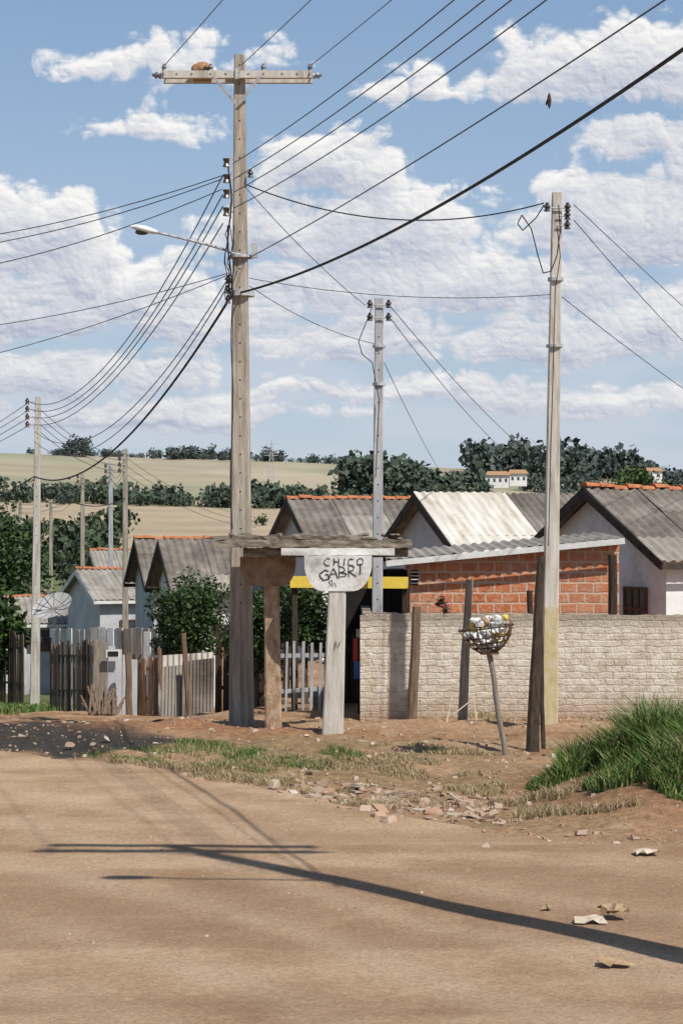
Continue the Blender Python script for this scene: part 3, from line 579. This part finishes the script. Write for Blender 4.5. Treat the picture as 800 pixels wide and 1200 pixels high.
mb=MB(); x1=W(396,0,28.9).x; bracket(mb,x1+.0,28.8,2.527,.95,.5,.2,0,.42); mb.obj('whitewashed_bracket',['sign'],e)
mb=MB(); x0=W(314,0,29.6).x; bracket(mb,x0,29.5,2.497,.8,.42,.2,0,.4); mb.obj('brown_bracket',['brownbr'],e)
mb=MB(); mb.beam((W(321,0,29.6).x,29.6,-.3),(x0+.05,29.6,2.1),.245,.215,.19,.17,0,.12); mb.obj('brown_post',['brownpost'],e)
mb=MB(); mb.beam((W(389,0,28.9).x,28.9,-.3),(W(395,0,28.9).x,28.9,2.04),.31,.25,.17,.17,0,.12); mb.obj('concrete_post',['conc_l'],e)
gf=MB(); gr2=random.Random(11)
def letters(strokes,ox,oz,s,r=.0085):
    for st in strokes:
        pts=[Vector((ox+a*s+gr2.uniform(-.06,.06)*s,28.796,oz+b*s+gr2.uniform(-.06,.06)*s)) for a,b in st]
        q=[]
        for a,b in zip(pts[:-1],pts[1:]): q+=[a,a.lerp(b,.5)+Vector((gr2.uniform(-.05,.05)*s,0,gr2.uniform(-.05,.05)*s))]
        q.append(pts[-1])
        for a,b in zip(q[:-1],q[1:]): gf.cyl(a,b,r*gr2.uniform(.6,1.15),None,5)
LT={'C':[[(.8,.9),(.4,1),(.1,.7),(.05,.3),(.3,0),(.8,.1)]],'H':[[(.1,0),(.15,1)],[(.75,0),(.8,1)],[(.1,.5),(.8,.55)]],'I':[[(.3,0),(.35,1)]],'G':[[(.85,.85),(.45,1),(.1,.65),(.1,.3),(.4,0),(.85,.15),(.85,.5),(.5,.48)]],'A':[[(0,0),(.4,1),(.85,0)],[(.2,.4),(.7,.42)]],'B':[[(.1,0),(.1,1),(.6,.9),(.65,.6),(.15,.5),(.75,.35),(.65,.05),(.1,0)]],'R':[[(.1,0),(.1,1),(.65,.85),(.6,.55),(.15,.5),(.8,0)]],'O':[[(.5,0),(.1,.3),(.1,.75),(.5,1),(.85,.7),(.85,.3),(.5,0)]]}
ox=x1-.2
for ch in 'CHICO': letters(LT[ch],ox,2.385,.105,.008); ox+=.128*(.6 if ch=='I' else 1.0)
ox=x1-.26
for i,ch in enumerate('GABRI'): letters(LT[ch],ox,2.18+.02*i,.15,.009); ox+=.13
letters([[(0,0),(.4,.5),(.1,1),(.6,1.2),(.5,.2),(1,.9),(1.2,.1)]],x1-.14,2.07,.09,.0045); letters([[(0,0),(.1,1),(.5,.4),(.7,1.1)]],x1-.05,1.2,.12,.004)
gf.obj('graffiti',['ink'],e)

# ------------------------------------------------------------ whitewashed wall
e=empty('brick_garden_wall'); mb=MB()
def wallseg(mb,xa,xb,y,z0,z1f,th,m=0,n=40,k=.012):
    Vv=[];rr=random.Random(5)
    for i in range(n+1):
        x=xa+(xb-xa)*i/n; zt=z1f(x)+rr.uniform(-k,k); Vv+=[(x,y,z0),(x,y+th,z0),(x,y+th,zt),(x,y,zt)]
    Ff=[(3,2,1,0),(n*4,n*4+1,n*4+2,n*4+3)]
    for i in range(n):
        for q in range(4): Ff.append((i*4+q,i*4+(q+1)%4,(i+1)*4+(q+1)%4,(i+1)*4+q))
    mb.add(Vv,Ff,m)
wallseg(mb,.385,12,33,-.6,lambda x:1.545-.006*x,.16,n=120,k=.016); mb.obj('front_wall',['wall'],e)
mb=MB(); wallseg(mb,.3,.46,32.96,-.6,lambda x:1.5,.24,0,2); mb.box((.43,36.5,.5),(.15,6.5,2.0),0); mb.obj('end_pier',['wall'],e)
def post(name,u0,v0,u1,v1,d,w0,w1,mat,dd=0,ch=.25):
    mb=MB(); a=W(u0,v0,d); a.z=Hs(a.x,a.y)-.15; b=W(u1,v1,d+dd); n=5; rr=random.Random(u0)
    pts=[a.lerp(b,i/n)+Vector((rr.uniform(-.012,.012),0,0))*(0<i<n) for i in range(n+1)]
    for i in range(n):
        wa=w0+(w1-w0)*i/n; wb=w0+(w1-w0)*(i+1)/n; mb.beam(pts[i],pts[i+1],wa,wb,m=0,ch=ch)
    return mb.obj(name,[mat])
post('wooden_fence_post',482,852,488,711,31.5,.16,.13,'wood'); post('wooden_fence_post',541,852,550,679,31.8,.15,.11,'wood_g')
post('leaning_timber_pole',623,884,634,652,26.4,.17,.1,'wood_d',.6)
post('leaning_timber_prop',637,880,633,730,26.9,.06,.05,'wood_d',.3)
post('wooden_gate_post',716,845,717,650,35.0,.16,.14,'wood_d')
post('wooden_fence_post',625,700,620,692,35.2,.1,.1,'wood_d'); 
for (a,b,c_,dd) in((522,850,530,815),(530,838,558,816),(558,845,555,818)): 
    mb=MB(); mb.beam(W(a,b,31),W(c_,dd,31.2),.018,.014,m=0); mb.obj('broken_white_stick',['cardw'])
# ------------------------------------------------------------ garbage basket
e=empty('garbage_basket'); d=25.9; c=W(573,765,d); base=W(593,889,d); base.z=Hs(base.x,base.y)-.1
mb=MB(); n=5; pts=[base.lerp(c,i/n)+Vector((.01*math.sin(i*2),0,0)) for i in range(n+1)]; mb.tube(pts,.035,8); mb.obj('stake',['wood_g'],e)
mb=MB(); tilt=Matrix.Rotation(math.radians(-7),3,'Y')
prof=[(.1,0),(.2,.07),(.29,.18),(.36,.33)]; ns=22
for k in range(ns):
    q=2*math.pi*k/ns; pts=[c+tilt@Vector((r*math.cos(q),r*math.sin(q)*.85,z)) for r,z in prof]; pts[-1]+=Vector((rr.uniform(-.04,.04),0,rr.uniform(-.02,.06)))
    for a,b in zip(pts[:-1],pts[1:]): mb.beam(a,b,.014,.014,.01,.01,0,.1,side=Vector((-math.sin(q),math.cos(q),.01)))
for r,z in((.1,0),(.2,.07),(.25,.13),(.3,.2),(.355,.32)):
    pts=[c+tilt@Vector((r*math.cos(2*math.pi*k/24),r*math.sin(2*math.pi*k/24)*.85,z)) for k in range(25)]; mb.tube(pts,.009,5,1)
mb.cyl(c-Vector((0,0,.02)),c+Vector((0,0,.01)),.12,.12,12,0); mb.obj('slatted_basket',['rust','wood_d'],e)
mb=MB()
for i in range(85):
    q=rr.uniform(0,6.28); z=rr.uniform(.05,.43); r=rr.uniform(.3,1)*(.08+.75*z)*(.9 if z<.3 else .7); mb.blob(c+tilt@Vector((r*math.cos(q),r*math.sin(q)*.8,z)),(rr.uniform(.03,.07),rr.uniform(.03,.06),rr.uniform(.03,.055)),5,.3,rr.choice([0,0,0,0,0,0,1,1,3,4]),i)
mb.obj('garbage_bags',['bagw','bagy','bagk','card','conc_grey'],e)

# ------------------------------------------------------------ houses
def corrug(mb,p00,p10,p01,n_w,amp=.025,m=0,thick=.012,seg=6,hole=None):
    p00=Vector(p00);a=Vector(p10)-p00;b=Vector(p01)-p00; nn=a.cross(b).normalized()
    if nn.z<0: nn=-nn
    nu=n_w*6; Vv=[]
    for j in range(2):
        for i in range(nu+1):
            t=i/nu; Vv.append(p00+a*t+b*j+nn*amp*math.sin(2*math.pi*n_w*t))
    for j in range(2):
        for i in range(nu+1):
            t=i/nu; Vv.append(p00+a*t+b*j+nn*(amp*math.sin(2*math.pi*n_w*t)-thick))
    k=nu+1; Ff=[]
    for i in range(nu):
        Ff.append((i,i+1,k+i+1,k+i)); Ff.append((2*k+i,3*k+i,3*k+i+1,2*k+i+1)); Ff.append((i,2*k+i,2*k+i+1,i+1)); Ff.append((k+i,k+i+1,3*k+i+1,3*k+i))
    mb.add(Vv,Ff,m)
def house(name,apex,rot,Ln,Wd,drop,ground,wallm='plaster',roofm='fibro',fascia='fascia_d',tiles=True,over=.35,gable_over=.35,windows=(),wallm2=None,zinc=None):
    """ridge runs along +X from the front gable at the origin"""
    e=empty(name,(apex.x,apex.y,0),rot); zr=apex.z; h=Wd/2; ze=zr-drop; sl=drop/h
    g0=gable_over; x0,x1=g0,g0+Ln; iw=h-over; zi=zr-sl*iw-.04; zt=zr-.05
    mb=MB()
    Vv=[(x0,-iw,ground),(x0,iw,ground),(x0,iw,zi),(x0,0,zt),(x0,-iw,zi),(x1,-iw,ground),(x1,iw,ground),(x1,iw,zi),(x1,0,zt),(x1,-iw,zi)]
    mb.add(Vv,[(4,3,2,1,0)],1); mb.add(Vv,[(5,6,7,8,9),(0,5,9,4),(2,7,6,1),(4,9,8,3),(3,8,7,2)],0)
    mb.obj('walls',[wallm,wallm2 or wallm],e)
    mb=MB(); r5=random.Random(int(apex.x*10))
    for s in(-1,1):
        rows=3
        for j in range(rows):
            t0=j/rows; t1=(j+1)/rows+(.02 if j<rows-1 else 0); o=.014*(rows-j)
            a=Vector((0,s*h*t0,zr-drop*t0+o+.012)); b=Vector((x1+g0,s*h*t0,zr-drop*t0+o+.012)); c_=Vector((0,s*h*t1,zr-drop*t1+o))
            if zinc and s==-1:
                zx=zinc+(.3 if j==2 else 0); mid=Vector((zx,a.y,a.z)); corrug(mb,a+Vector((0,0,.02)),mid+Vector((0,0,.02)),c_+Vector((0,0,.02)),int(zx/.2),.018,1); 
                corrug(mb,mid,b,Vector((zx,c_.y,c_.z)),int((x1+g0-zx)/.18),.025,0)
            else:
                nsh=max(1,int((x1+g0)/1.1))
                for q in range(nsh):
                    f0=q/nsh;f1=(q+1)/nsh+.01; dz=Vector((0,0,r5.uniform(-.006,.006)+(q%2)*.008)); corrug(mb,a.lerp(b,f0)+dz,a.lerp(b,min(1,f1))+dz,c_+(b-a)*f0+dz+Vector((0,s*r5.uniform(-.02,.03),0)),6,.025,0 if r5.random()>.16 else 2)
    mb.obj('roof',[roofm,'zinc','fibro2'],e)
    mb=MB()
    for xx in(.0,x1+g0):
        for s in(-1,1):
            mb.beam((xx,s*.0,zr-.085),(xx,s*h,ze-.085),.03,.03,.17,.17,0,.05,side=Vector((1,0,0)))
    for s in(-1,1): mb.box(((x1+g0)/2,s*(h-.02),ze-.09),(x1+g0-.04,.025,.12),0)
    mb.obj('fascia_boards',[fascia],e)
    if tiles:
        mb=MB(); nT=int((x1+g0)/.33)
        for i in range(nT):
            xa=i*(x1+g0)/nT; xb=xa+(x1+g0)/nT+.03; P=[]; zz=r5.uniform(-.03,.03)
            for x,r in((xa,.11),(xb,.085)):
                for k in range(7):
                    q=math.pi*k/6; P.append((x,r*math.cos(q)*1.3,zr+.03+zz+r*.8*math.sin(q)))
            mb.add(P,[(k,k+1,8+k,7+k) for k in range(6)]+[tuple(range(7)),tuple(range(13,6,-1))])
        mb.obj('ridge_tiles',['tile'],e)
    if windows:
        mb=MB()
        for side,pos,z,w,hh in windows:
            if side=='g': cc=Vector((x0-.02,pos,z)); sz=(.06,w,hh); ax=Vector((0,1,0)); out=Vector((-1,0,0))
            else: cc=Vector((pos,-iw-.02,z)); sz=(w,.06,hh); ax=Vector((1,0,0)); out=Vector((0,-1,0))
            mb.box(cc,sz,0)
            nb=3
            for i in range(nb+1):
                o=ax*(w*(i/nb-.5)); mb.box(cc+o+out*.035,(.04,.05,hh) if side=='g' else (.05,.04,hh),1)
            for i in range(3): mb.box(cc+Vector((0,0,hh*(i/2-.5)))+out*.035,(.045,w+.05,.05) if side=='g' else (w+.05,.045,.05),1)
        mb.obj('windows',['glass','brown'],e)
    return e
rot=math.radians(27)
house('white_plaster_house',W(683,573,41),rot,8,5.3,1.42,-.5,'plaster','fibro','fascia_d',windows=(('g',-1.35,1.35,.7,.8),('f',2.4,1.4,1.1,.9)),wallm2='plaster')
house('zinc_roof_house',W(484,580,47),math.radians(20),8.5,5.4,1.42,-.6,'plaster','fibro','fascia_d',tiles=False,wallm2='plaster_b',zinc=2.3)  # white gable wall gets greyer plaster, its shade painted in
house('tiled_ridge_house',W(335,585,54),math.radians(16),8,5.2,1.35,-.7,'plaster','fibro','fascia_d',wallm2='plaster_b')  # gable shade painted with the greyer plaster here too
house('sidestreet_house',W(185,634,57),math.radians(14),8,4.6,1.35,-2.4,'plaster','fibro','fascia_d',tiles=False,windows=(('g',-.9,.1,.8,.9),))
house('sidestreet_house',W(157,632,68),math.radians(14),8,4.8,1.5,-3.3,'plaster_b','fibro','fascia_d',tiles=True)
house('pale_roof_house',W(88,668,80),math.radians(24),3.6,5,1.1,-4,'plaster_b','fibro2','fascia_w',tiles=True,windows=(('f',1.6,-1.0,.9,.8),))
house('pale_roof_house',W(105,645,92),math.radians(16),5,5,1.2,-4.8,'plaster','fibro2','fascia_w',tiles=True)
house('lowland_house',W(-30,700,84),math.radians(14),4.6,5,1.0,-5,'plaster_b','fibro2','fascia_w',tiles=True,windows=(('f',2.5,-1.6,1,.8),))
e=empty('brick_shed'); mb=MB(); xa=W(480,0,36).x; xb=W(725,0,36).x
Vv=[(xa,36,-.6),(xb,36,-.6),(xb,36,2.62),(xa,36,2.30),(xa,38.6,-.6),(xb,38.6,-.6),(xb,38.6,2.62),(xa,38.6,2.30)]
mb.add(Vv,[(0,1,2,3),(1,5,6,2),(5,4,7,6),(4,0,3,7),(3,2,6,7)]); mb.obj('brick_walls',['brick'],e)
mb=MB(); xl=W(452,0,35.8).x; zl=W(0,657,35.8).z; zr=W(0,632,35.8).z; corrug(mb,(xl,35.7,zl+.03),(xb+.05,35.7,zr+.03),(xl,39,zl+.12),22,.02,0); mb.obj('roof_sheet',['fibro2'],e)
mb=MB(); mb.beam((xl,35.66,zl-.05),(xb+.05,35.66,zr-.03),.03,.03,.1,.1,0,.05,side=Vector((0,1,0))); mb.obj('white_fascia',['fascia_w'],e)
mb=MB(); p=W(483,680,36); mb.box((p.x+.04,35.985,p.z+.05),(.12,.05,.26),0)
for i in range(4): mb.box((p.x+.04,35.95,p.z-.05+i*.065),(.13,.03,.015),1)
mb.obj('vent_window',['dark','bagw'],e)
e=empty('lean_to_porch'); mb=MB(); xa2=W(384,0,37.2).x; mb.box(((xa2+xa)/2,38.2,.85),(xa-xa2-.05,1.6,2.6),0); mb.obj('doorway_shade_box',['dark'],e)  # solid dark block added where the opening lies in shade
mb=MB(); mb.beam(W(340,682,35.4),W(478,683,35.4),.06,.06,.2,.2,0,.05,side=Vector((0,1,0))); mb.obj('yellow_lintel',['yellow'],e)
mb=MB(); 
for u in(345,474): p=W(u,0,35.5); mb.beam((p.x,35.5,-.5),(p.x,35.5,1.95),.11,.1,m=0)
mb.obj('porch_posts',['wood_d'],e)
mb=MB(); p=W(422,0,34.6)
mb.box((p.x-.02,34.6,W(0,762,34.6).z),(.2,.03,.4),0); mb.box((p.x-.0,34.58,W(0,742,34.6).z),(.14,.02,.14),1); mb.box((p.x-.05,34.58,W(0,785,34.6).z),(.12,.02,.3),2); mb.box((p.x-.02,34.6,.35),(.05,.04,1.4),3); mb.obj('painted_advertising_board',['redp','cardw','bluep','wood_d'])
def fence(name,u0,u1,vt,d0,d1,w,gap,mat,jit=.08,mats=None,skip=0,rail=True,vt2=None):
    a=W(u0,vt,d0); b=W(u1,vt2 or vt,d1); Ln=(b-a).length; n=max(2,int(Ln/(w+gap))); mb=MB(); rr=random.Random(int(u0*7+d0)); dirv=(b-a); dirv.z=0; dirv.normalize()
    mats=mats or [mat]
    for i in range(n+1):
        if rr.random()<skip: continue
        p=a.lerp(b,i/n); g=Hs(p.x,p.y); zt=p.z+rr.uniform(-jit,jit); ww=w*rr.uniform(.8,1.1)
        mb.beam((p.x,p.y,g-.1),(p.x+rr.uniform(-.03,.03),p.y,zt),ww,ww*.95,.03,.03,rr.randrange(len(mats)),.05,side=dirv)
    if rail:
        for f_ in(.3,.8):
            ga=Hs(a.x,a.y);gb_=Hs(b.x,b.y); o=Vector((0,.04,0)); mb.beam(Vector((a.x,a.y,ga+(a.z-ga)*f_))+o,Vector((b.x,b.y,gb_+(b.z-gb_)*f_))+o,.04,.04,.07,.07,0,.05,side=Vector((0,1,0)))
    return mb.obj(name,mats)
fence('white_picket_gate',325,384,752,35.2,35.2,.05,.075,'conc_grey',.02)
fence('dark_fence_backing',256,345,735,38,38,.14,.01,'wood_d',.05); fence('dark_fence_backing',384,424,745,36.6,36.6,.13,.01,'wood_d',.05)  # right-hand run added as dark backing for the shaded opening
fence('plank_fence',113,156,748,43.5,43.5,.16,.004,'wood_g',.03,['wood_g','wood_g','plaster_b'],vt2=772)
fence('plank_fence',158,182,770,43.7,43.2,.13,.03,'wood_o',.12,['wood_o','wood'])
fence('rustic_fence',60,112,752,52,47,.13,.05,'wood',.12,['wood','wood_g','wood_d'],.08)
fence('rustic_fence',-60,28,742,72,64,.14,.06,'wood_d',.12,['wood','wood_d'],.08)
fence('pale_board_fence',62,180,737,56,52,.3,.0,'plaster',.03,['plaster','conc_l'],rail=False)
fence('pale_board_fence',110,172,735,48.5,47.5,.25,.02,'conc_l',.03,['conc_l','plaster','wood_g'],rail=False,vt2=740)
mb=MB()
for (u0,u1,vt,d,lean,m) in((186,222,782,42.8,.25,0),(214,251,775,42.6,.2,1),(190,250,768,43.2,.05,2)):
    p0=W(u0,vt,d+lean); p1=W(u1,vt-4,d+lean); g0=Hs(p0.x,d); q0=Vector((p0.x,d,g0)); corrug(mb,p0,p1,q0,9,.02,m)
mb.obj('corrugated_sheet_fence',['fibro2','fibro','zinc'])
post('wooden_fence_post',223,842,215,742,42,.11,.1,'wood'); post('orange_fence_post',259,842,259,745,40,.17,.15,'wood_o'); post('wooden_fence_post',268,842,266,750,40.5,.1,.1,'wood'); post('wooden_fence_post',152,842,150,765,43,.14,.12,'wood')
post('wooden_fence_post',188,842,187,760,43,.1,.09,'wood')
mb=MB(); p=W(133,766,43.3); mb.box(p,(.3,.05,.16),0); mb.box(p+Vector((0,-.03,0)),(.22,.02,.1),1); mb.obj('letter_box',['fascia_w','dark'])
mb=MB()
for i in range(26):
    u=118+rr.uniform(-14,20); p=W(u,838,42); z=Hs(p.x,42)+.04; q=rr.uniform(-.5,.5); mb.cyl((p.x,42-rr.random()*.3,z),(p.x+q*.5,42.4,z+rr.uniform(.15,.55)),.03,.02,6,0)
mb.obj('brushwood_pile',['wood'])
# ------------------------------------------------------------ satellite dish
e=empty('satellite_dish'); mb=MB(); c=W(63,714,57); ax=Vector((-.25,-.55,.8)).normalized(); t=ax.cross(Vector((1,0,0))).normalized(); s2=ax.cross(t)
Rd=.58; nr,nk=6,24; Vv=[]
for i in range(nr+1):
    r=Rd*i/nr
    for k in range(nk): q=2*math.pi*k/nk; Vv.append(c+(t*math.cos(q)+s2*math.sin(q))*r+ax*(r*r*.42))
mb.add(Vv,[(i*nk+k,i*nk+(k+1)%nk,(i+1)*nk+(k+1)%nk,(i+1)*nk+k) for i in range(nr) for k in range(nk)],0)
for k in range(12): 
    q=2*math.pi*k/12; mb.tube([c+(t*math.cos(q)+s2*math.sin(q))*r+ax*(r*r*.42+.01) for r in(0.03,.2,.4,.58)],.01,4,1)
for k in range(3): q=2*math.pi*k/3; mb.cyl(c+(t*math.cos(q)+s2*math.sin(q))*Rd+ax*.14,c+ax*.6,.01,None,5,1)
mb.cyl(c+ax*.55,c+ax*.68,.05,.05,8,1); mb.obj('dish',['conc_grey','wood_g'],e)
mb=MB(); mb.cyl((c.x,c.y+.15,Hs(c.x,c.y)-.1),(c.x,c.y+.1,c.z),.04,None,8); mb.obj('mast',['steel'],e)
# ------------------------------------------------------------ vegetation
def tree(name,x,y,h,rw,rh,nl,ls,leaf='leaf',trunk=.07,seed=1,clumps=22,extra=None):
    g=Hs(x,y); r_=np.random.default_rng(seed); e=empty(name); mb=MB(); ctr=np.array([x,y,g+h-rh])
    top=Vector(ctr); mb.cyl((x,y,g-.1),top,trunk,trunk*.5,8)
    cl=[]
    for i in range(clumps):
        v=r_.normal(size=3); v/=np.linalg.norm(v); v*=r_.uniform(.35,.95); p=ctr+v*np.array([rw,rw,rh]); cl.append((p,r_.uniform(.25,.45)*min(rw,rh)))
        if i%2==0: mb.cyl(Vector((x,y,g+(h-rh)*.7)).lerp(top,r_.random()),Vector(p),trunk*.35,trunk*.1,5)
    mb.obj('trunk_and_limbs',['bark'],e)
    P=[]
    for p,r in cl:
        k=nl//clumps; v=r_.normal(size=(k,3)); v/=np.linalg.norm(v,axis=1)[:,None]; v*=(r_.random(k)**.4)[:,None]*r*1.25; P.append(p+v)
    P=np.concatenate(P); Vv,Ff=quads(P,ls,.2); npmesh('foliage',Vv,Ff,[leaf],parent=e)
    if extra:
        k=r_.choice(len(P),extra[1]); Vv,Ff=quads(P[k]+r_.normal(0,.03,(extra[1],3)),extra[2]); npmesh('flowers',Vv,Ff,[extra[0]],parent=e)
    return e
p=W(222,0,46); tree('garden_tree',p.x,46,Vector(W(0,676,46)).z-Hs(p.x,46),.88,.95,11000,.085,seed=3,clumps=44)
p=W(200,0,46.5); tree('garden_shrub',p.x,46.5,2.4,.5,.7,3500,.08,seed=4,clumps=18)
p=W(357,0,36.3); tree('garden_tree',p.x,36.3,2.25,.55,.8,6500,.075,seed=5,clumps=30)
p=W(300,0,37); tree('garden_shrub',p.x,37,2.3,.6,.9,6000,.08,seed=6,clumps=30)
p=W(523,0,34.2); tree('flowering_shrub',p.x,34.2,W(0,688,34.2).z-Hs(p.x,34.2),.16,.3,260,.06,'leaf2',.02,7,9,('flower',160,.05))
p=W(750,0,58); tree('garden_tree',p.x,58,5.1,.9,.9,3500,.13,'leaf2',seed=8,clumps=24,)
p=W(700,0,62); tree('garden_tree',p.x,62,4.6,1.0,.7,2000,.13,'leaf2',seed=18,clumps=20)
for i,(u,d,h,rw) in enumerate(((5,92,8.3,2.2),(-40,96,9,3),(30,110,4.6,2.2),(75,120,4.0,2.4),(120,125,3.6,2.2),(228,70,3.4,1.2),(160,110,3.6,2.2),(-15,66,3.4,1.2))):
    p=W(u,0,d); tree('shade_tree',p.x,d,h,rw,h*.36,5200,.26,'leaf' if i in(0,1,5,7) else 'mid_leaf',.16,20+i,34)
def mass(name,items,mat,per=110,ls=.15):
    Cs=[];Sz=[];mb=MB()
    for x,y,h,w in items:
        g=Hs(x,y); k=per; nc=9; cc=rng.normal(size=(nc,3)); cc/=np.linalg.norm(cc,axis=1)[:,None]; cc*=rng.uniform(.2,.85,(nc,1)); cc*=np.array([w*.5,w*.5,h*.42]); cc[:,2]+=g+h*.5
        cc[:,0]+=x;cc[:,1]+=y; idx=rng.integers(0,nc,k); v=rng.normal(size=(k,3)); v/=np.linalg.norm(v,axis=1)[:,None]; v*=rng.random((k,1))**.4*w*.25
        q=cc[idx]+v; q[:,2]=np.maximum(q[:,2],g+.1*h*rng.random(k)); Cs.append(q); Sz.append(np.full(k,w*ls)); mb.cyl((x,y,g-.5),(x,y,g+h*.5),w*.03,w*.015,5,0)
    Cs=np.concatenate(Cs); Vv,Ff=quads(Cs,np.concatenate(Sz),.1,.8); o=npmesh(name,Vv,Ff,[mat]); t=mb.obj('trunks',['bark'],o); return o
def band(n,u0,u1,y0,y1,h0,h1,w=.9):
    r=[]
    for i in range(n):
        y=rng.uniform(y0,y1); u=rng.uniform(u0,u1); h=h0+(h1-h0)*rng.random()**1.6; r.append(((u-400)/F*y,y,h,h*w*rng.uniform(.8,1.4)))
    return r
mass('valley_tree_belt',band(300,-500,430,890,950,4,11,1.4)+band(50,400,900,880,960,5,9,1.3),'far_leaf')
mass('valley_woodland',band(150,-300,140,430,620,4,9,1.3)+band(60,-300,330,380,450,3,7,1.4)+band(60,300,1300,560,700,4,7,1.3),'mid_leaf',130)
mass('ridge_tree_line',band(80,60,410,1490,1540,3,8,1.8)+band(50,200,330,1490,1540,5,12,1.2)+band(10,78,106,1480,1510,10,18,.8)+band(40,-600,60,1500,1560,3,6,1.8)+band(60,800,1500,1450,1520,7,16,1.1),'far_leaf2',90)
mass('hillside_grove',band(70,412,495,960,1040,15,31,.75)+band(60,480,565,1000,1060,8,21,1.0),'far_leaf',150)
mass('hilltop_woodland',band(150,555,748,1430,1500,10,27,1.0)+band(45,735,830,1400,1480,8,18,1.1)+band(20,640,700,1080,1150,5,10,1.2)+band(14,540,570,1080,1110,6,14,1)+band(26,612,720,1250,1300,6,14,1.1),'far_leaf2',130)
def farm(u,v,y,w,k):
    e=empty('farmhouse',(0,0,0)); xa=W(u,0,y).x; g=max(Hs(xa,y),W(u,v,y).z)
    mb=MB(); mb.box((xa+w/2,y,g+1.5),(w,8,6.5),0); mb.obj('walls',['plaster'],e)
    mb=MB(); cx=xa+w/2; hw=w/2+1; zt=g+4.8; yy=y
    Vv=[(cx-hw,yy-5,zt),(cx+hw,yy-5,zt),(cx+hw,yy+5,zt),(cx-hw,yy+5,zt),(cx-hw*.75,yy,zt+2.2),(cx+hw*.75,yy,zt+2.2)]; mb.add(Vv,[(0,1,5,4),(1,2,5),(2,3,4,5),(3,0,4),(3,2,1,0)]); mb.obj('roof',['wood_o'],e)
    mb=MB()
    for i in range(k): mb.box((xa+w*(i+.5)/k,y-4.03,g+2.2),(w/k*.4,.1,1.7),0)
    mb.obj('windows',['glass'],e)
farm(568,568,1060,12,4); farm(596,566,1075,9,3); farm(756,562,1200,9,2)
mb=MB(); p=W(318,0,1250); g=Hs(p.x,1250)
for sx in(-1,1):
    for sy in(-1,1): mb.cyl((p.x+sx*2.2,1250+sy*2.2,g),(p.x+sx*.3,1250+sy*.3,g+26),.16,.12,4)
for i in range(9):
    z0=g+i*2.8;a0=2.2-1.9*i/9.3;a1=2.2-1.9*(i+1)/9.3
    for sx in(-1,1): mb.cyl((p.x+sx*a0,1250-a0,z0),(p.x-sx*a1,1250-a1,z0+2.8),.1,None,4); mb.cyl((p.x-a0*sx,1250-a0,z0),(p.x-a0*sx,1250+a0,z0),.08,None,4)
for z in(17,20.5,24): mb.box((p.x,1250,g+z),(8,.3,.3),0)
mb.obj('lattice_pylon',['steel'])
mb=MB(); c=W(643,118,40)
ring=[(-.16,.004),(-.1,.03),(0,.045),(.1,.03),(.15,.01)]; Vv=[];n=8
for a,r in ring:
    for k in range(n): q=2*math.pi*k/n; Vv.append(c+Vector((r*math.cos(q),r*math.sin(q),a)))
mb.add(Vv,[(i*n+k,i*n+(k+1)%n,(i+1)*n+(k+1)%n,(i+1)*n+k) for i in range(4) for k in range(n)])
for s in(-1,1): mb.add([c+Vector((s*.03,0,.06)),c+Vector((s*.05,.25,.0)),c+Vector((s*.04,.22,-.06)),c+Vector((s*.03,0,-.05))],[(0,1,2,3)])
mb.obj('flying_bird',['fascia_d'])
